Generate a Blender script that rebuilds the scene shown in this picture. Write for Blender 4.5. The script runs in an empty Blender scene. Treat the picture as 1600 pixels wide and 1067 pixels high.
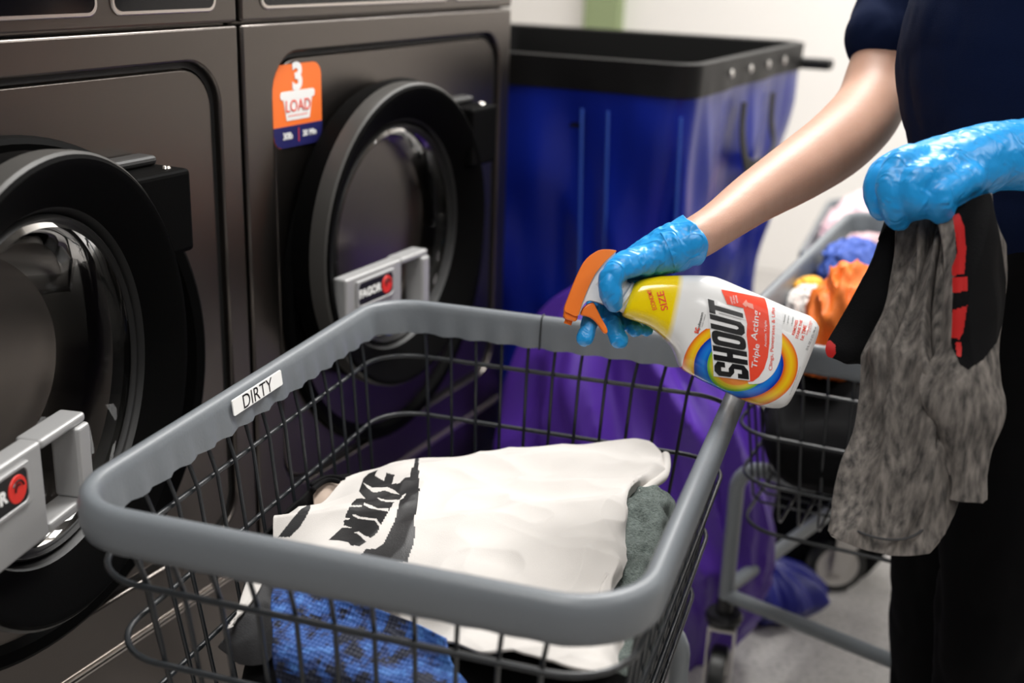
import bpy, bmesh, math, random
from mathutils import Vector, Matrix, noise
from mathutils.bvhtree import BVHTree
from mathutils.geometry import tessellate_polygon
random.seed(4)
V = Vector
S = bpy.context.scene
COL = S.collection

# ------------------------------------------------------------------ camera
CAM = V((0, 0, 1.29))
RIGHT = V((0.8919247, 0.45116267, 0.0303741))
DOWN = V((0.16718812, -0.26661872, -0.94919049))
FWD = V((-0.42014101, 0.85168463, -0.31323286))
FPX = 1850.0
cd = bpy.data.cameras.new('camera')
cam = bpy.data.objects.new('camera', cd)
COL.objects.link(cam)
m3 = Matrix((RIGHT, -DOWN, -FWD)).transposed()
cam.matrix_world = Matrix.Translation(CAM) @ m3.to_4x4()
cd.sensor_width = 36
cd.lens = 36 * FPX / 1600
cd.clip_start = .02
cd.dof.use_dof = True
cd.dof.focus_distance = 1.27
cd.dof.aperture_fstop = 3.0
S.camera = cam
S.view_settings.view_transform = 'Standard'
S.view_settings.look = 'None'
S.view_settings.gamma = 1
S.view_settings.exposure = 0.0
S.view_settings.use_curve_mapping = False
w = bpy.data.worlds.new('world'); S.world = w; w.use_nodes = True
w.node_tree.nodes['Background'].inputs[0].default_value = (.9, .93, 1, 1)
w.node_tree.nodes['Background'].inputs[1].default_value = .05

LIGHTS = [  # x, y, size x, size y, power : recessed ceiling panels
    (-.35, -.2, .6, 1.2, 24), (-.45, 2.2, .6, 1.2, 68), (1.5, 1.2, .6, 1.2, 20), (1.5, 3.4, .6, 1.2, 38), (-.6, 4.1, .6, 1.0, 36), (1.5, -1.2, .6, 1.2, 12)]
CEIL = 2.75
for i, (x, y, sx, sy, p) in enumerate(LIGHTS):
    ld = bpy.data.lights.new('ceiling_lamp', 'AREA'); ld.shape = 'RECTANGLE'; ld.size = sx; ld.size_y = sy
    ld.energy = p; ld.color = (1, .985, .96)
    lo = bpy.data.objects.new('ceiling_lamp', ld); COL.objects.link(lo); lo.location = (x, y, CEIL - .035)


def W(px, py, d):          # the point d metres in front of the lens that the photo shows at (px, py)
    return CAM + (RIGHT * ((px - 800) / FPX) + DOWN * ((py - 533.5) / FPX) + FWD) * d


def ray(px, py):
    return RIGHT * ((px - 800) / FPX) + DOWN * ((py - 533.5) / FPX) + FWD


def atz(px, py, z):
    r = ray(px, py); return CAM + r * ((z - CAM.z) / r.z)


def atx(px, py, x):
    r = ray(px, py); return CAM + r * ((x - CAM.x) / r.x)


def aty(px, py, y):
    r = ray(px, py); return CAM + r * ((y - CAM.y) / r.y)


def px_of(p):
    q = p - CAM; z = q.dot(FWD)
    return 800 + FPX * q.dot(RIGHT) / z, 533.5 + FPX * q.dot(DOWN) / z


# ------------------------------------------------------------------ materials
def mat(name, col, rough=.5, metal=0, spec=.5, bump=0, bscale=200, stretch=(1, 1, 1), noise_col=None, nscale=50, nmix=.5, coat=0, sheen=0, emit=None, ndetail=4, contrast=None):
    m = bpy.data.materials.new(name); m.use_nodes = True
    n = m.node_tree.nodes; l = m.node_tree.links
    b = n['Principled BSDF']
    b.inputs['Base Color'].default_value = (*col, 1)
    b.inputs['Roughness'].default_value = rough
    b.inputs['Metallic'].default_value = metal
    b.inputs['Specular IOR Level'].default_value = spec
    b.inputs['Coat Weight'].default_value = coat
    b.inputs['Sheen Weight'].default_value = sheen
    if emit:
        b.inputs['Emission Color'].default_value = (*emit[0], 1); b.inputs['Emission Strength'].default_value = emit[1]
    tc = n.new('ShaderNodeTexCoord'); mp = n.new('ShaderNodeMapping'); mp.inputs['Scale'].default_value = stretch
    l.new(tc.outputs['Object'], mp.inputs[0])
    if bump:
        t = n.new('ShaderNodeTexNoise'); t.inputs['Scale'].default_value = bscale; t.inputs['Detail'].default_value = 3
        l.new(mp.outputs[0], t.inputs[0])
        bp = n.new('ShaderNodeBump'); bp.inputs['Strength'].default_value = bump; bp.inputs['Distance'].default_value = .002
        l.new(t.outputs['Fac'], bp.inputs['Height']); l.new(bp.outputs[0], b.inputs['Normal'])
    if noise_col:
        t = n.new('ShaderNodeTexNoise'); t.inputs['Scale'].default_value = nscale; t.inputs['Detail'].default_value = ndetail
        l.new(mp.outputs[0], t.inputs[0])
        r = n.new('ShaderNodeValToRGB'); lo, hi = contrast or (.35, .65)
        r.color_ramp.elements[0].position = lo; r.color_ramp.elements[1].position = hi
        r.color_ramp.elements[0].color = (*col, 1); r.color_ramp.elements[1].color = (*noise_col, 1)
        l.new(t.outputs['Fac'], r.inputs[0]); l.new(r.outputs[0], b.inputs['Base Color'])
    return m


M = {}
M['steel'] = mat('brushed_steel', (.165, .148, .136), .3, 1, bump=.04, bscale=40, stretch=(1, 1, 30))
M['steel_edge'] = mat('steel_edge', (.8, .74, .69), .32, 1)
M['rubber'] = mat('black_rubber', (.01, .01, .01), .55)
M['blackgloss'] = mat('black_display', (.003, .003, .004), .12)
M['doorplastic'] = mat('door_plastic', (.002, .002, .002), .6, bump=.15, bscale=900, spec=.03)
M['doorbevel'] = mat('door_bevel', (.008, .008, .008), .5)
M['doorband'] = mat('door_band', (.05, .048, .045), .45, spec=.3)
M['bezel'] = mat('bezel_plastic', (.0015, .0015, .0015), .6, spec=.04)
M['chrome'] = mat('chrome', (.75, .72, .68), .08, 1)
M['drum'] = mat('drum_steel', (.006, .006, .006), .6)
M['silver'] = mat('silver_plastic', (.42, .42, .42), .38, .35)
M['white_print'] = mat('white_print', (.9, .9, .88), .5)
M['red_print'] = mat('red_print', (.75, .03, .02), .4)
M['sign_orange'] = mat('sign_orange', (.95, .19, .03), .45)
M['sign_navy'] = mat('sign_navy', (.012, .012, .10), .45)
M['rim'] = mat('grey_rim_plastic', (.15, .165, .18), .4, bump=.1, bscale=300)
M['wire'] = mat('dark_wire', (.014, .017, .02), .33, spec=.6)
M['tube'] = mat('grey_tube', (.21, .23, .245), .33)
M['tyre'] = mat('tyre', (.012, .013, .012), .4)
M['caster_black'] = mat('caster_black', (.01, .01, .011), .4)
M['zinc'] = mat('zinc', (.6, .58, .55), .3, .8)
M['hubwhite'] = mat('hub', (.55, .52, .48), .5)
M['white_cotton'] = mat('white_cotton', (.60, .57, .54), .85, bump=.25, bscale=1200, sheen=.2)
M['blackprint'] = mat('black_print', (.012, .012, .013), .45, bump=.2, bscale=900)
M['black_cloth'] = mat('black_cloth', (.003, .003, .0035), .9, spec=.15, bump=.3, bscale=600)
M['dark_cloth'] = mat('dark_grey_cloth', (.03, .03, .032), .8, bump=.3, bscale=600)
M['green_heather'] = mat('green_heather', (.045, .06, .055), .9, noise_col=(.17, .20, .185), nscale=260, stretch=(1, 4, 4), bump=.3, bscale=900)
M['grey_heather'] = mat('grey_heather', (.035, .032, .030), .9, noise_col=(.23, .205, .185), nscale=75, stretch=(2.2, 2.2, .6), contrast=(.3, .72), bump=.3, bscale=900, ndetail=8)
M['red_cloth'] = mat('red_cloth', (.50, .006, .005), .6)
M['orange_cloth'] = mat('orange_cloth', (.85, .19, .02), .6, bump=.2)
M['blue_cloth'] = mat('blue_cloth', (.04, .09, .38), .7)
M['tan_cloth'] = mat('tan_cloth', (.42, .33, .27), .8)
M['pink_cloth'] = mat('pink_cloth', (.75, .52, .55), .8)
M['navy'] = mat('navy_cotton', (.002, .007, .032), .9, spec=.15, bump=.3, bscale=900)
M['trouser'] = mat('black_trousers', (.0025, .0025, .003), .95, spec=.15)
M['skin'] = mat('skin', (.47, .27, .195), .5, noise_col=(.51, .30, .22), nscale=18, bump=.12, bscale=500)
M['skin'].node_tree.nodes['Principled BSDF'].inputs['Subsurface Weight'].default_value = .12
M['skin'].node_tree.nodes['Principled BSDF'].inputs['Subsurface Radius'].default_value = (.01, .004, .002)
M['hair'] = mat('hair', (.03, .018, .01), .6)
M['glove'] = mat('nitrile_glove', (.012, .31, .74), .36, bump=.0, spec=.5)
M['b_orange'] = mat('spray_orange', (.95, .20, .01), .32)
M['b_white'] = mat('spray_white', (.82, .82, .82), .3)
M['b_red'] = mat('label_red', (.85, .07, .03), .3)
M['b_black'] = mat('label_black', (.006, .006, .007), .3)
M['b_grey'] = mat('label_grey', (.12, .12, .12), .3)
M['vinyl_blue'] = mat('blue_vinyl', (.002, .014, .25), .35, spec=.5, bump=.1, bscale=60)
M['vinyl_black'] = mat('black_vinyl', (.006, .006, .006), .5, spec=.25, bump=.15, bscale=80)
M['purple'] = mat('purple_nylon', (.088, .027, .34), .42, bump=.1, bscale=60)
M['bluebag'] = mat('dark_blue_nylon', (.008, .01, .16), .45)
M['seam'] = mat('seam_blue', (.03, .09, .42), .4)
M['wallw'] = mat('wall_paint', (.86, .83, .79), .8, bump=.05, bscale=80)
M['ceilw'] = mat('ceiling_paint', (.75, .74, .72), .9)
M['wallbrown'] = mat('wall_brown', (.12, .10, .085), .7)
M['wallpurple'] = mat('wall_purple', (.085, .07, .10), .7)
M['greenpaint'] = mat('green_paint', (.27, .33, .17), .6)
M['floor'] = mat('floor_speckle', (.34, .325, .31), .32, noise_col=(.46, .44, .42), nscale=90, contrast=(.38, .5), ndetail=8)
M['diffuser'] = mat('diffuser', (.9, .9, .9), .5, emit=((1, .98, .95), 2.5))


def glove_wrinkle(m):
    n = m.node_tree.nodes; l = m.node_tree.links; b = n['Principled BSDF']
    tc = n.new('ShaderNodeTexCoord'); mp = n.new('ShaderNodeMapping'); mp.inputs['Rotation'].default_value = (.5, .4, .8); mp.inputs['Scale'].default_value = (1, 2.2, 1)
    t = n.new('ShaderNodeTexNoise'); t.inputs['Scale'].default_value = 55; t.inputs['Detail'].default_value = 2; t.inputs['Distortion'].default_value = 1.2
    try: t.noise_type = 'RIDGED_MULTIFRACTAL'
    except Exception: pass
    bp = n.new('ShaderNodeBump'); bp.inputs['Strength'].default_value = .7; bp.inputs['Distance'].default_value = .003
    l.new(tc.outputs['Object'], mp.inputs[0]); l.new(mp.outputs[0], t.inputs[0]); l.new(t.outputs[0], bp.inputs['Height']); l.new(bp.outputs[0], b.inputs['Normal'])


glove_wrinkle(M['glove'])


def glass_mat():
    m = bpy.data.materials.new('door_glass'); m.use_nodes = True
    n = m.node_tree.nodes; l = m.node_tree.links
    n.remove(n['Principled BSDF'])
    g = n.new('ShaderNodeBsdfGlossy'); g.inputs['Roughness'].default_value = .03
    t = n.new('ShaderNodeBsdfTransparent'); t.inputs[0].default_value = (.75, .75, .74, 1)
    mx = n.new('ShaderNodeMixShader'); f = n.new('ShaderNodeFresnel'); f.inputs[0].default_value = 1.27
    l.new(f.outputs[0], mx.inputs[0]); l.new(t.outputs[0], mx.inputs[1]); l.new(g.outputs[0], mx.inputs[2])
    l.new(mx.outputs[0], n['Material Output'].inputs[0])
    return m


M['glass'] = glass_mat()

# blue digital camouflage mesh cloth
def camo():
    m = mat('blue_camo', (.02, .06, .2), .7)
    n = m.node_tree.nodes; l = m.node_tree.links; b = n['Principled BSDF']
    tc = n.new('ShaderNodeTexCoord')
    sn = n.new('ShaderNodeVectorMath'); sn.operation = 'SNAP'; sn.inputs[1].default_value = (.0035, .0035, .0035)
    l.new(tc.outputs['Object'], sn.inputs[0])
    t = n.new('ShaderNodeTexNoise'); t.inputs['Scale'].default_value = 48; t.inputs['Detail'].default_value = 3
    l.new(sn.outputs[0], t.inputs[0])
    r = n.new('ShaderNodeValToRGB'); r.color_ramp.interpolation = 'CONSTANT'
    e = r.color_ramp.elements; e[0].position = 0; e[0].color = (.002, .005, .02, 1); e[1].position = .44; e[1].color = (.008, .028, .12, 1)
    for p, c in ((.5, (.018, .07, .26, 1)), (.6, (.045, .14, .40, 1))):
        q = e.new(p); q.color = c
    l.new(t.outputs['Fac'], r.inputs[0])
    v = n.new('ShaderNodeTexVoronoi'); v.inputs['Scale'].default_value = 230; v.inputs['Randomness'].default_value = .1
    l.new(tc.outputs['Object'], v.inputs[0])
    bp = n.new('ShaderNodeBump'); bp.inputs['Strength'].default_value = .8; bp.inputs['Distance'].default_value = .002
    l.new(v.outputs['Distance'], bp.inputs['Height']); l.new(bp.outputs[0], b.inputs['Normal'])
    l.new(r.outputs[0], b.inputs['Base Color'])
    return m


M['camo'] = camo()

# ------------------------------------------------------------------ builders
ORG = {}


def thing(name, label, cat, loc, group=None):
    o = bpy.data.objects.new(name, None); COL.objects.link(o); o.location = loc; o.empty_display_size = .05
    ORG[o.name] = V(loc); o['label'] = label; o['category'] = cat
    if group: o['group'] = group
    return o


def obj(name, bm, material, parent=None, label=None, smooth=True, bevel=0, solid=0, subs=0, org=None):
    if isinstance(bm, bpy.types.Mesh):
        me = bm
    else:
        bmesh.ops.recalc_face_normals(bm, faces=bm.faces[:])
        me = bpy.data.meshes.new(name); bm.to_mesh(me); bm.free()
    o0 = ORG[parent.name] if parent else (V(org) if org is not None else V((0, 0, 0)))
    me.transform(Matrix.Translation(-o0))
    for m in (material if isinstance(material, (list, tuple)) else [material]): me.materials.append(m)
    if smooth:
        for p in me.polygons: p.use_smooth = True
    o = bpy.data.objects.new(name, me); COL.objects.link(o)
    if parent: o.parent = parent
    else: o.location = o0
    ORG[o.name] = o0
    if label: o['label'] = label
    if bevel:
        b = o.modifiers.new('bevel', 'BEVEL'); b.width = bevel; b.segments = 3; b.limit_method = 'ANGLE'; b.angle_limit = .6
    if solid:
        s = o.modifiers.new('solid', 'SOLIDIFY'); s.thickness = solid; s.offset = 0
    if subs:
        s = o.modifiers.new('subs', 'SUBSURF'); s.levels = subs; s.render_levels = subs
    if smooth and not solid:
        try: me.set_sharp_from_angle(angle=.7)
        except Exception: pass
    return o


def single(o, label, cat, group=None, kind=None):
    if kind: o['kind'] = kind; return o
    o['label'] = label; o['category'] = cat
    if group: o['group'] = group
    return o


def struct(name, bm, m, **k):
    o = obj(name, bm, m, **k); o['kind'] = 'structure'; return o


def box(bm, a, b, mi=0):
    a, b = V(a), V(b); c = (a + b) / 2; s = b - a
    r = bmesh.ops.create_cube(bm, size=1, matrix=Matrix.Translation(c) @ Matrix.Diagonal((abs(s.x), abs(s.y), abs(s.z), 1)))
    for v in r['verts']:
        for f in v.link_faces: f.material_index = mi
    return bm


def B(a, b):
    return box(bmesh.new(), a, b)


def cr(pts, n, closed=False):       # catmull-rom over tuples/vectors
    out = []; N = len(pts)
    seg = N if closed else N - 1
    for i in range(seg):
        p = [pts[(i + k) % N] if closed else pts[min(max(i + k, 0), N - 1)] for k in (-1, 0, 1, 2)]
        for j in range(n):
            t = j / n
            out.append(tuple(.5 * ((2 * b) + (-a + c) * t + (2 * a - 5 * b + 4 * c - d) * t * t + (-a + 3 * b - 3 * c + d) * t ** 3) for a, b, c, d in zip(*p)))
    if not closed: out.append(tuple(pts[-1]))
    return out


def frames(P, closed=False, ref=None):
    T = []
    N = len(P)
    for i in range(N):
        a = P[(i - 1) % N] if closed or i > 0 else P[0]
        b = P[(i + 1) % N] if closed or i < N - 1 else P[-1]
        T.append((b - a).normalized())
    if ref is not None:
        F = []
        for t in T:
            s = (ref - t * ref.dot(t)).normalized(); F.append((s, t.cross(s)))
        return T, F
    s = T[0].orthogonal().normalized(); F = [(s, T[0].cross(s))]
    for i in range(1, N):
        s = F[-1][0]; s = (s - T[i] * s.dot(T[i])).normalized(); F.append((s, T[i].cross(s)))
    return T, F


def tube(bm, P, R, seg=12, closed=False, ref=None, caps=True, round_caps=False):
    """sweep; R scalar, list of r or list of (ra, rb) with ra along ref"""
    P = [V(p) for p in P]
    if not isinstance(R, (list, tuple)): R = [R] * len(P)
    R = [(r, r) if not isinstance(r, (list, tuple)) else r for r in R]
    T, F = frames(P, closed, ref)
    rows = []
    L = [(P[i], R[i], F[i], 0) for i in range(len(P))]
    if round_caps and not closed:
        pre = []; post = []
        for a in (.2, .5, .8, .95):
            k = math.sqrt(max(0, 1 - a * a)); r0 = R[0]; r1 = R[-1]
            pre.insert(0, (P[0] - T[0] * a * min(r0), (r0[0] * k, r0[1] * k), F[0], 0))
            post.append((P[-1] + T[-1] * a * min(r1), (r1[0] * k, r1[1] * k), F[-1], 0))
        L = pre + L + post
    for p, r, f, _ in L:
        rows.append([bm.verts.new(p + f[0] * r[0] * math.cos(2 * math.pi * k / seg) + f[1] * r[1] * math.sin(2 * math.pi * k / seg)) for k in range(seg)])
    n = len(rows)
    for i in range(n if closed else n - 1):
        a, b = rows[i], rows[(i + 1) % n]
        for k in range(seg):
            bm.faces.new((a[k], a[(k + 1) % seg], b[(k + 1) % seg], b[k]))
    if caps and not closed:
        bm.faces.new(rows[0][::-1]); bm.faces.new(rows[-1])
    return bm


def organic(name, chains, material, parent, voxel=.003, smooth=6, ref=None, wr=0, wscale=40, label=None, seg=16):
    """chains: lists of (point, ra[, rb]) joined into one continuous skin"""
    bm = bmesh.new()
    for ch in chains:
        rf = ref
        if isinstance(ch, dict): rf = ch['ref']; ch = ch['pts']
        flat = [(*c[0], c[1], c[2] if len(c) > 2 else c[1]) for c in ch]
        f = cr(flat, 5)
        tube(bm, [V(q[:3]) for q in f], [(q[3], q[4]) for q in f], seg=seg, ref=rf, round_caps=True)
    o = obj(name, bm, material, parent, label=label)
    r = o.modifiers.new('remesh', 'REMESH'); r.mode = 'VOXEL'; r.voxel_size = voxel; r.use_smooth_shade = True
    s = o.modifiers.new('smooth', 'SMOOTH'); s.iterations = smooth; s.factor = .6
    dg = bpy.context.evaluated_depsgraph_get()
    me = bpy.data.meshes.new_from_object(o.evaluated_get(dg))
    o.modifiers.clear(); old = o.data; o.data = me; bpy.data.meshes.remove(old)
    if wr:
        for v in me.vertices:
            c = v.co * wscale; c.z *= .6
            h = abs(noise.noise(c)) ** .6 + .4 * abs(noise.noise(c * 2.3))
            v.co += v.normal * (h - .5) * wr
    for p in me.polygons: p.use_smooth = True
    return o


def rrect(hw, hl, r, n=8):          # rounded rectangle outline, counter-clockwise, centred
    out = []
    for cx, cy, a0 in ((hw - r, hl - r, 0), (-hw + r, hl - r, 90), (-hw + r, -hl + r, 180), (hw - r, -hl + r, 270)):
        for k in range(n + 1):
            a = math.radians(a0 + 90 * k / n); out.append((cx + r * math.cos(a), cy + r * math.sin(a)))
    return out


def loft(bm, rows, closed=True, cap0=False, cap1=False, mi=0):
    R = [[bm.verts.new(p) for p in r] for r in rows]
    for a, b in zip(R, R[1:]):
        n = len(a)
        for k in range(n if closed else n - 1):
            f = bm.faces.new((a[k], a[(k + 1) % n], b[(k + 1) % n], b[k])); f.material_index = mi
    if cap0: bm.faces.new(R[0][::-1]).material_index = mi
    if cap1: bm.faces.new(R[-1]).material_index = mi
    return R


def lathe(prof, c, axis='x', seg=72, close=False):
    """prof: (axial, radius)"""
    bm = bmesh.new(); rows = []
    for h, r in prof:
        row = []
        for k in range(seg):
            a = 2 * math.pi * k / seg
            if axis == 'x': row.append(V((c[0] + h, c[1] + r * math.cos(a), c[2] + r * math.sin(a))))
            elif axis == 'y': row.append(V((c[0] + r * math.cos(a), c[1] + h, c[2] + r * math.sin(a))))
            else: row.append(V((c[0] + r * math.cos(a), c[1] + r * math.sin(a), c[2] + h)))
        rows.append(row)
    if close: rows.append(rows[0])
    loft(bm, rows, True, (not close) and prof[0][1] > 1e-4 and False, False)
    bmesh.ops.remove_doubles(bm, verts=bm.verts[:], dist=1e-5)
    return bm


def disc_fill(bm, pts):
    return bm.faces.new([bm.verts.new(p) for p in pts])


def prism(pts, z0, z1, f, bevel=0):
    """pts 2d -> closed prism; f(a, b, h) -> world"""
    bm = bmesh.new()
    tri = tessellate_polygon([[V((x, y, 0)) for x, y in pts]])
    lo = [bm.verts.new(f(x, y, z0)) for x, y in pts]; hi = [bm.verts.new(f(x, y, z1)) for x, y in pts]
    n = len(pts)
    for k in range(n): bm.faces.new((lo[k], lo[(k + 1) % n], hi[(k + 1) % n], hi[k]))
    bm.faces.new(lo[::-1]); bm.faces.new(hi)
    return bm


def fine(bm, length):
    bmesh.ops.triangulate(bm, faces=bm.faces[:])
    for _ in range(6):
        e = [x for x in bm.edges if x.calc_length() > length]
        if not e: break
        bmesh.ops.subdivide_edges(bm, edges=e, cuts=1)
        bmesh.ops.triangulate(bm, faces=[f for f in bm.faces if len(f.verts) > 3])
    return bm


def text_bm(s, size=1, offset=0, shear=0, sx=1, align='CENTER', spacing=1, extrude=0):
    c = bpy.data.curves.new('t', 'FONT'); c.body = s; c.size = size; c.offset = offset; c.shear = shear
    c.align_x = align; c.align_y = 'CENTER'; c.resolution_u = 6; c.space_character = spacing; c.extrude = extrude
    o = bpy.data.objects.new('t', c); COL.objects.link(o)
    bpy.context.view_layer.update()
    me = bpy.data.meshes.new_from_object(o)
    bm = bmesh.new(); bm.from_mesh(me)
    for v in bm.verts: v.co.x *= sx
    bpy.data.objects.remove(o); bpy.data.curves.remove(c); bpy.data.meshes.remove(me)
    return bm


def place(bm, f):
    for v in bm.verts: v.co = f(v.co)
    return bm


def patch(ctrl, nu, nv, wob=None, jac=None):
    """ctrl: rows of world points -> dense smooth grid. wob(u,v,p,n)->offset"""
    rows = [cr([tuple(p) for p in r], nu) for r in ctrl]
    cols = list(zip(*rows))
    cols = [cr(list(c), nv) for c in cols]
    G = [[V(cols[i][j]) for i in range(len(cols))] for j in range(len(cols[0]))]
    if wob:
        H, Wd = len(G), len(G[0])
        N = [[None] * Wd for _ in range(H)]
        for j in range(H):
            for i in range(Wd):
                du = G[j][min(i + 1, Wd - 1)] - G[j][max(i - 1, 0)]; dv = G[min(j + 1, H - 1)][i] - G[max(j - 1, 0)][i]
                n = du.cross(dv); N[j][i] = n.normalized() if n.length > 1e-12 else V((0, 0, 1))
        G = [[G[j][i] + wob(i / (Wd - 1), j / (H - 1), G[j][i], N[j][i]) for i in range(Wd)] for j in range(H)]
    bm = bmesh.new(); loft(bm, G, closed=False)
    return bm


def wrinkle(amp, scale, seed=0, dirv=None, face=None):
    def f(u, v, p, n):
        q = p * scale + V((seed, seed * 1.7, 0))
        if dirv is not None:
            q = q - dirv * q.dot(dirv) * .7
        h = noise.noise(q) + .5 * (1 - 2 * abs(noise.noise(q * 1.9))) + .25 * noise.noise(q * 4.1)
        if face is not None and n.dot(face) < 0: n = -n
        return n * h * amp
    return f


def inpoly(x, y, poly):
    c = False; j = len(poly) - 1
    for i in range(len(poly)):
        xi, yi = poly[i]; xj, yj = poly[j]
        if (yi > y) != (yj > y) and x < (xj - xi) * (y - yi) / (yj - yi) + xi: c = not c
        j = i
    return c


def copy_tree(o, parent=None, shift=V((0, 0, 0)), skip=()):
    c = o.copy(); COL.objects.link(c); c.parent = parent
    if parent is None: c.location = V(o.location) + shift
    ORG[c.name] = ORG[o.name] + shift
    for ch in list(o.children):
        if ch.name.split('.')[0] in skip: continue
        copy_tree(ch, c, shift)
    return c


# ------------------------------------------------------------------ the room
struct('floor', B((-3, -3, -.1), (3.6, 5, 0)), M['floor'], smooth=False)
struct('ceiling', B((-3, -3, CEIL), (3.6, 5, CEIL + .1)), M['ceilw'], smooth=False)
struct('wall_back', B((-3, 5, 0), (3.6, 5.12, CEIL)), M['wallw'], smooth=False)
struct('wall_left', B((-3.1, -3, 0), (-3, 5.12, CEIL)), M['wallw'], smooth=False)
struct('wall_right', B((3.6, -3, 0), (3.7, 5.12, CEIL)), M['wallbrown'], smooth=False)
struct('wall_front', B((-3.1, -3.1, 0), (3.7, -3, CEIL)), M['wallpurple'], smooth=False)
g0 = aty(908, 20, 4.9); g1 = aty(962, 20, 4.9)
o = struct('trim_1', B((g0.x, 4.93, 0), (g1.x, 5, CEIL)), M['greenpaint'], smooth=False)
for i, (x, y, sx, sy, p) in enumerate(LIGHTS):
    t = thing('ceiling_light', 'rectangular ceiling light panel above the laundry floor', 'light', (x, y, CEIL), 'ceiling light panels')
    bm = bmesh.new()
    for s in (-1, 1):
        box(bm, (x + s * sx / 2 - .02 * (s > 0) - 0 * s, y - sy / 2 - .03, CEIL - .03), (x + s * (sx / 2 + .03), y + sy / 2 + .03, CEIL))
        box(bm, (x - sx / 2 - .03, y + s * sy / 2, CEIL - .03), (x + sx / 2 + .03, y + s * (sy / 2 + .03), CEIL))
    obj('frame', bm, M['white_print'], t, smooth=False)
    obj('diffuser', B((x - sx / 2, y - sy / 2, CEIL - .022), (x + sx / 2, y + sy / 2, CEIL - .012)), M['diffuser'], t, smooth=False)

# ------------------------------------------------------------------ washers
FX = -1.0          # washer front plane
Y0, Y1 = 1.226, 1.982


def frame_with_hole(y0, y1, z0, z1, hy0, hy1, hz0, hz1, r, x0, x1):
    """plate x0..x1 with a rounded hole"""
    n = 8
    hole = [((hy0 + hy1) / 2 + a, (hz0 + hz1) / 2 + b) for a, b in rrect((hy1 - hy0) / 2, (hz1 - hz0) / 2, r, n)]
    cy, cz = (hy0 + hy1) / 2, (hz0 + hz1) / 2
    outer = []
    for (a, b), q in zip(hole, range(len(hole))):
        c = q // (n + 1); k = q % (n + 1)
        corner = ((y1, z1), (y0, z1), (y0, z0), (y1, z0))[c]
        # walk along the two edges towards the corner
        if c == 0: pt = (y1, b + (z1 - b) * k / n * 1.0) if k <= n / 2 else (a, z1)
        if k == n // 2: pt = corner
        elif c == 0: pt = (y1, b) if k < n / 2 else (a, z1)
        elif c == 1: pt = (a, z1) if k < n / 2 else (y0, b)
        elif c == 2: pt = (y0, b) if k < n / 2 else (a, z0)
        else: pt = (a, z0) if k < n / 2 else (y1, b)
        outer.append(pt)
    bm = bmesh.new()
    rows = [[V((x1, a, b)) for a, b in outer], [V((x0, a, b)) for a, b in outer],
            [V((x0, a, b)) for a, b in [(cy + (p - cy) * (1 + .0 / 1), cz + (q - cz)) for p, q in hole]],
            [V((x1, a, b)) for a, b in hole]]
    rows = [rows[0], rows[1], rows[2], rows[3], rows[0]]
    loft(bm, rows)
    bmesh.ops.remove_doubles(bm, verts=bm.verts[:], dist=1e-6)
    return bm


def rplate(y0, y1, z0, z1, r, x0, x1, rb=0):
    bm = bmesh.new(); cy, cz = (y0 + y1) / 2, (z0 + z1) / 2
    pts = rrect((y1 - y0) / 2, (z1 - z0) / 2, r)
    loft(bm, [[V((x1, cy + a, cz + b)) for a, b in pts], [V((x0, cy + a, cz + b)) for a, b in pts]], cap0=True, cap1=True)
    return bm


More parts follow.
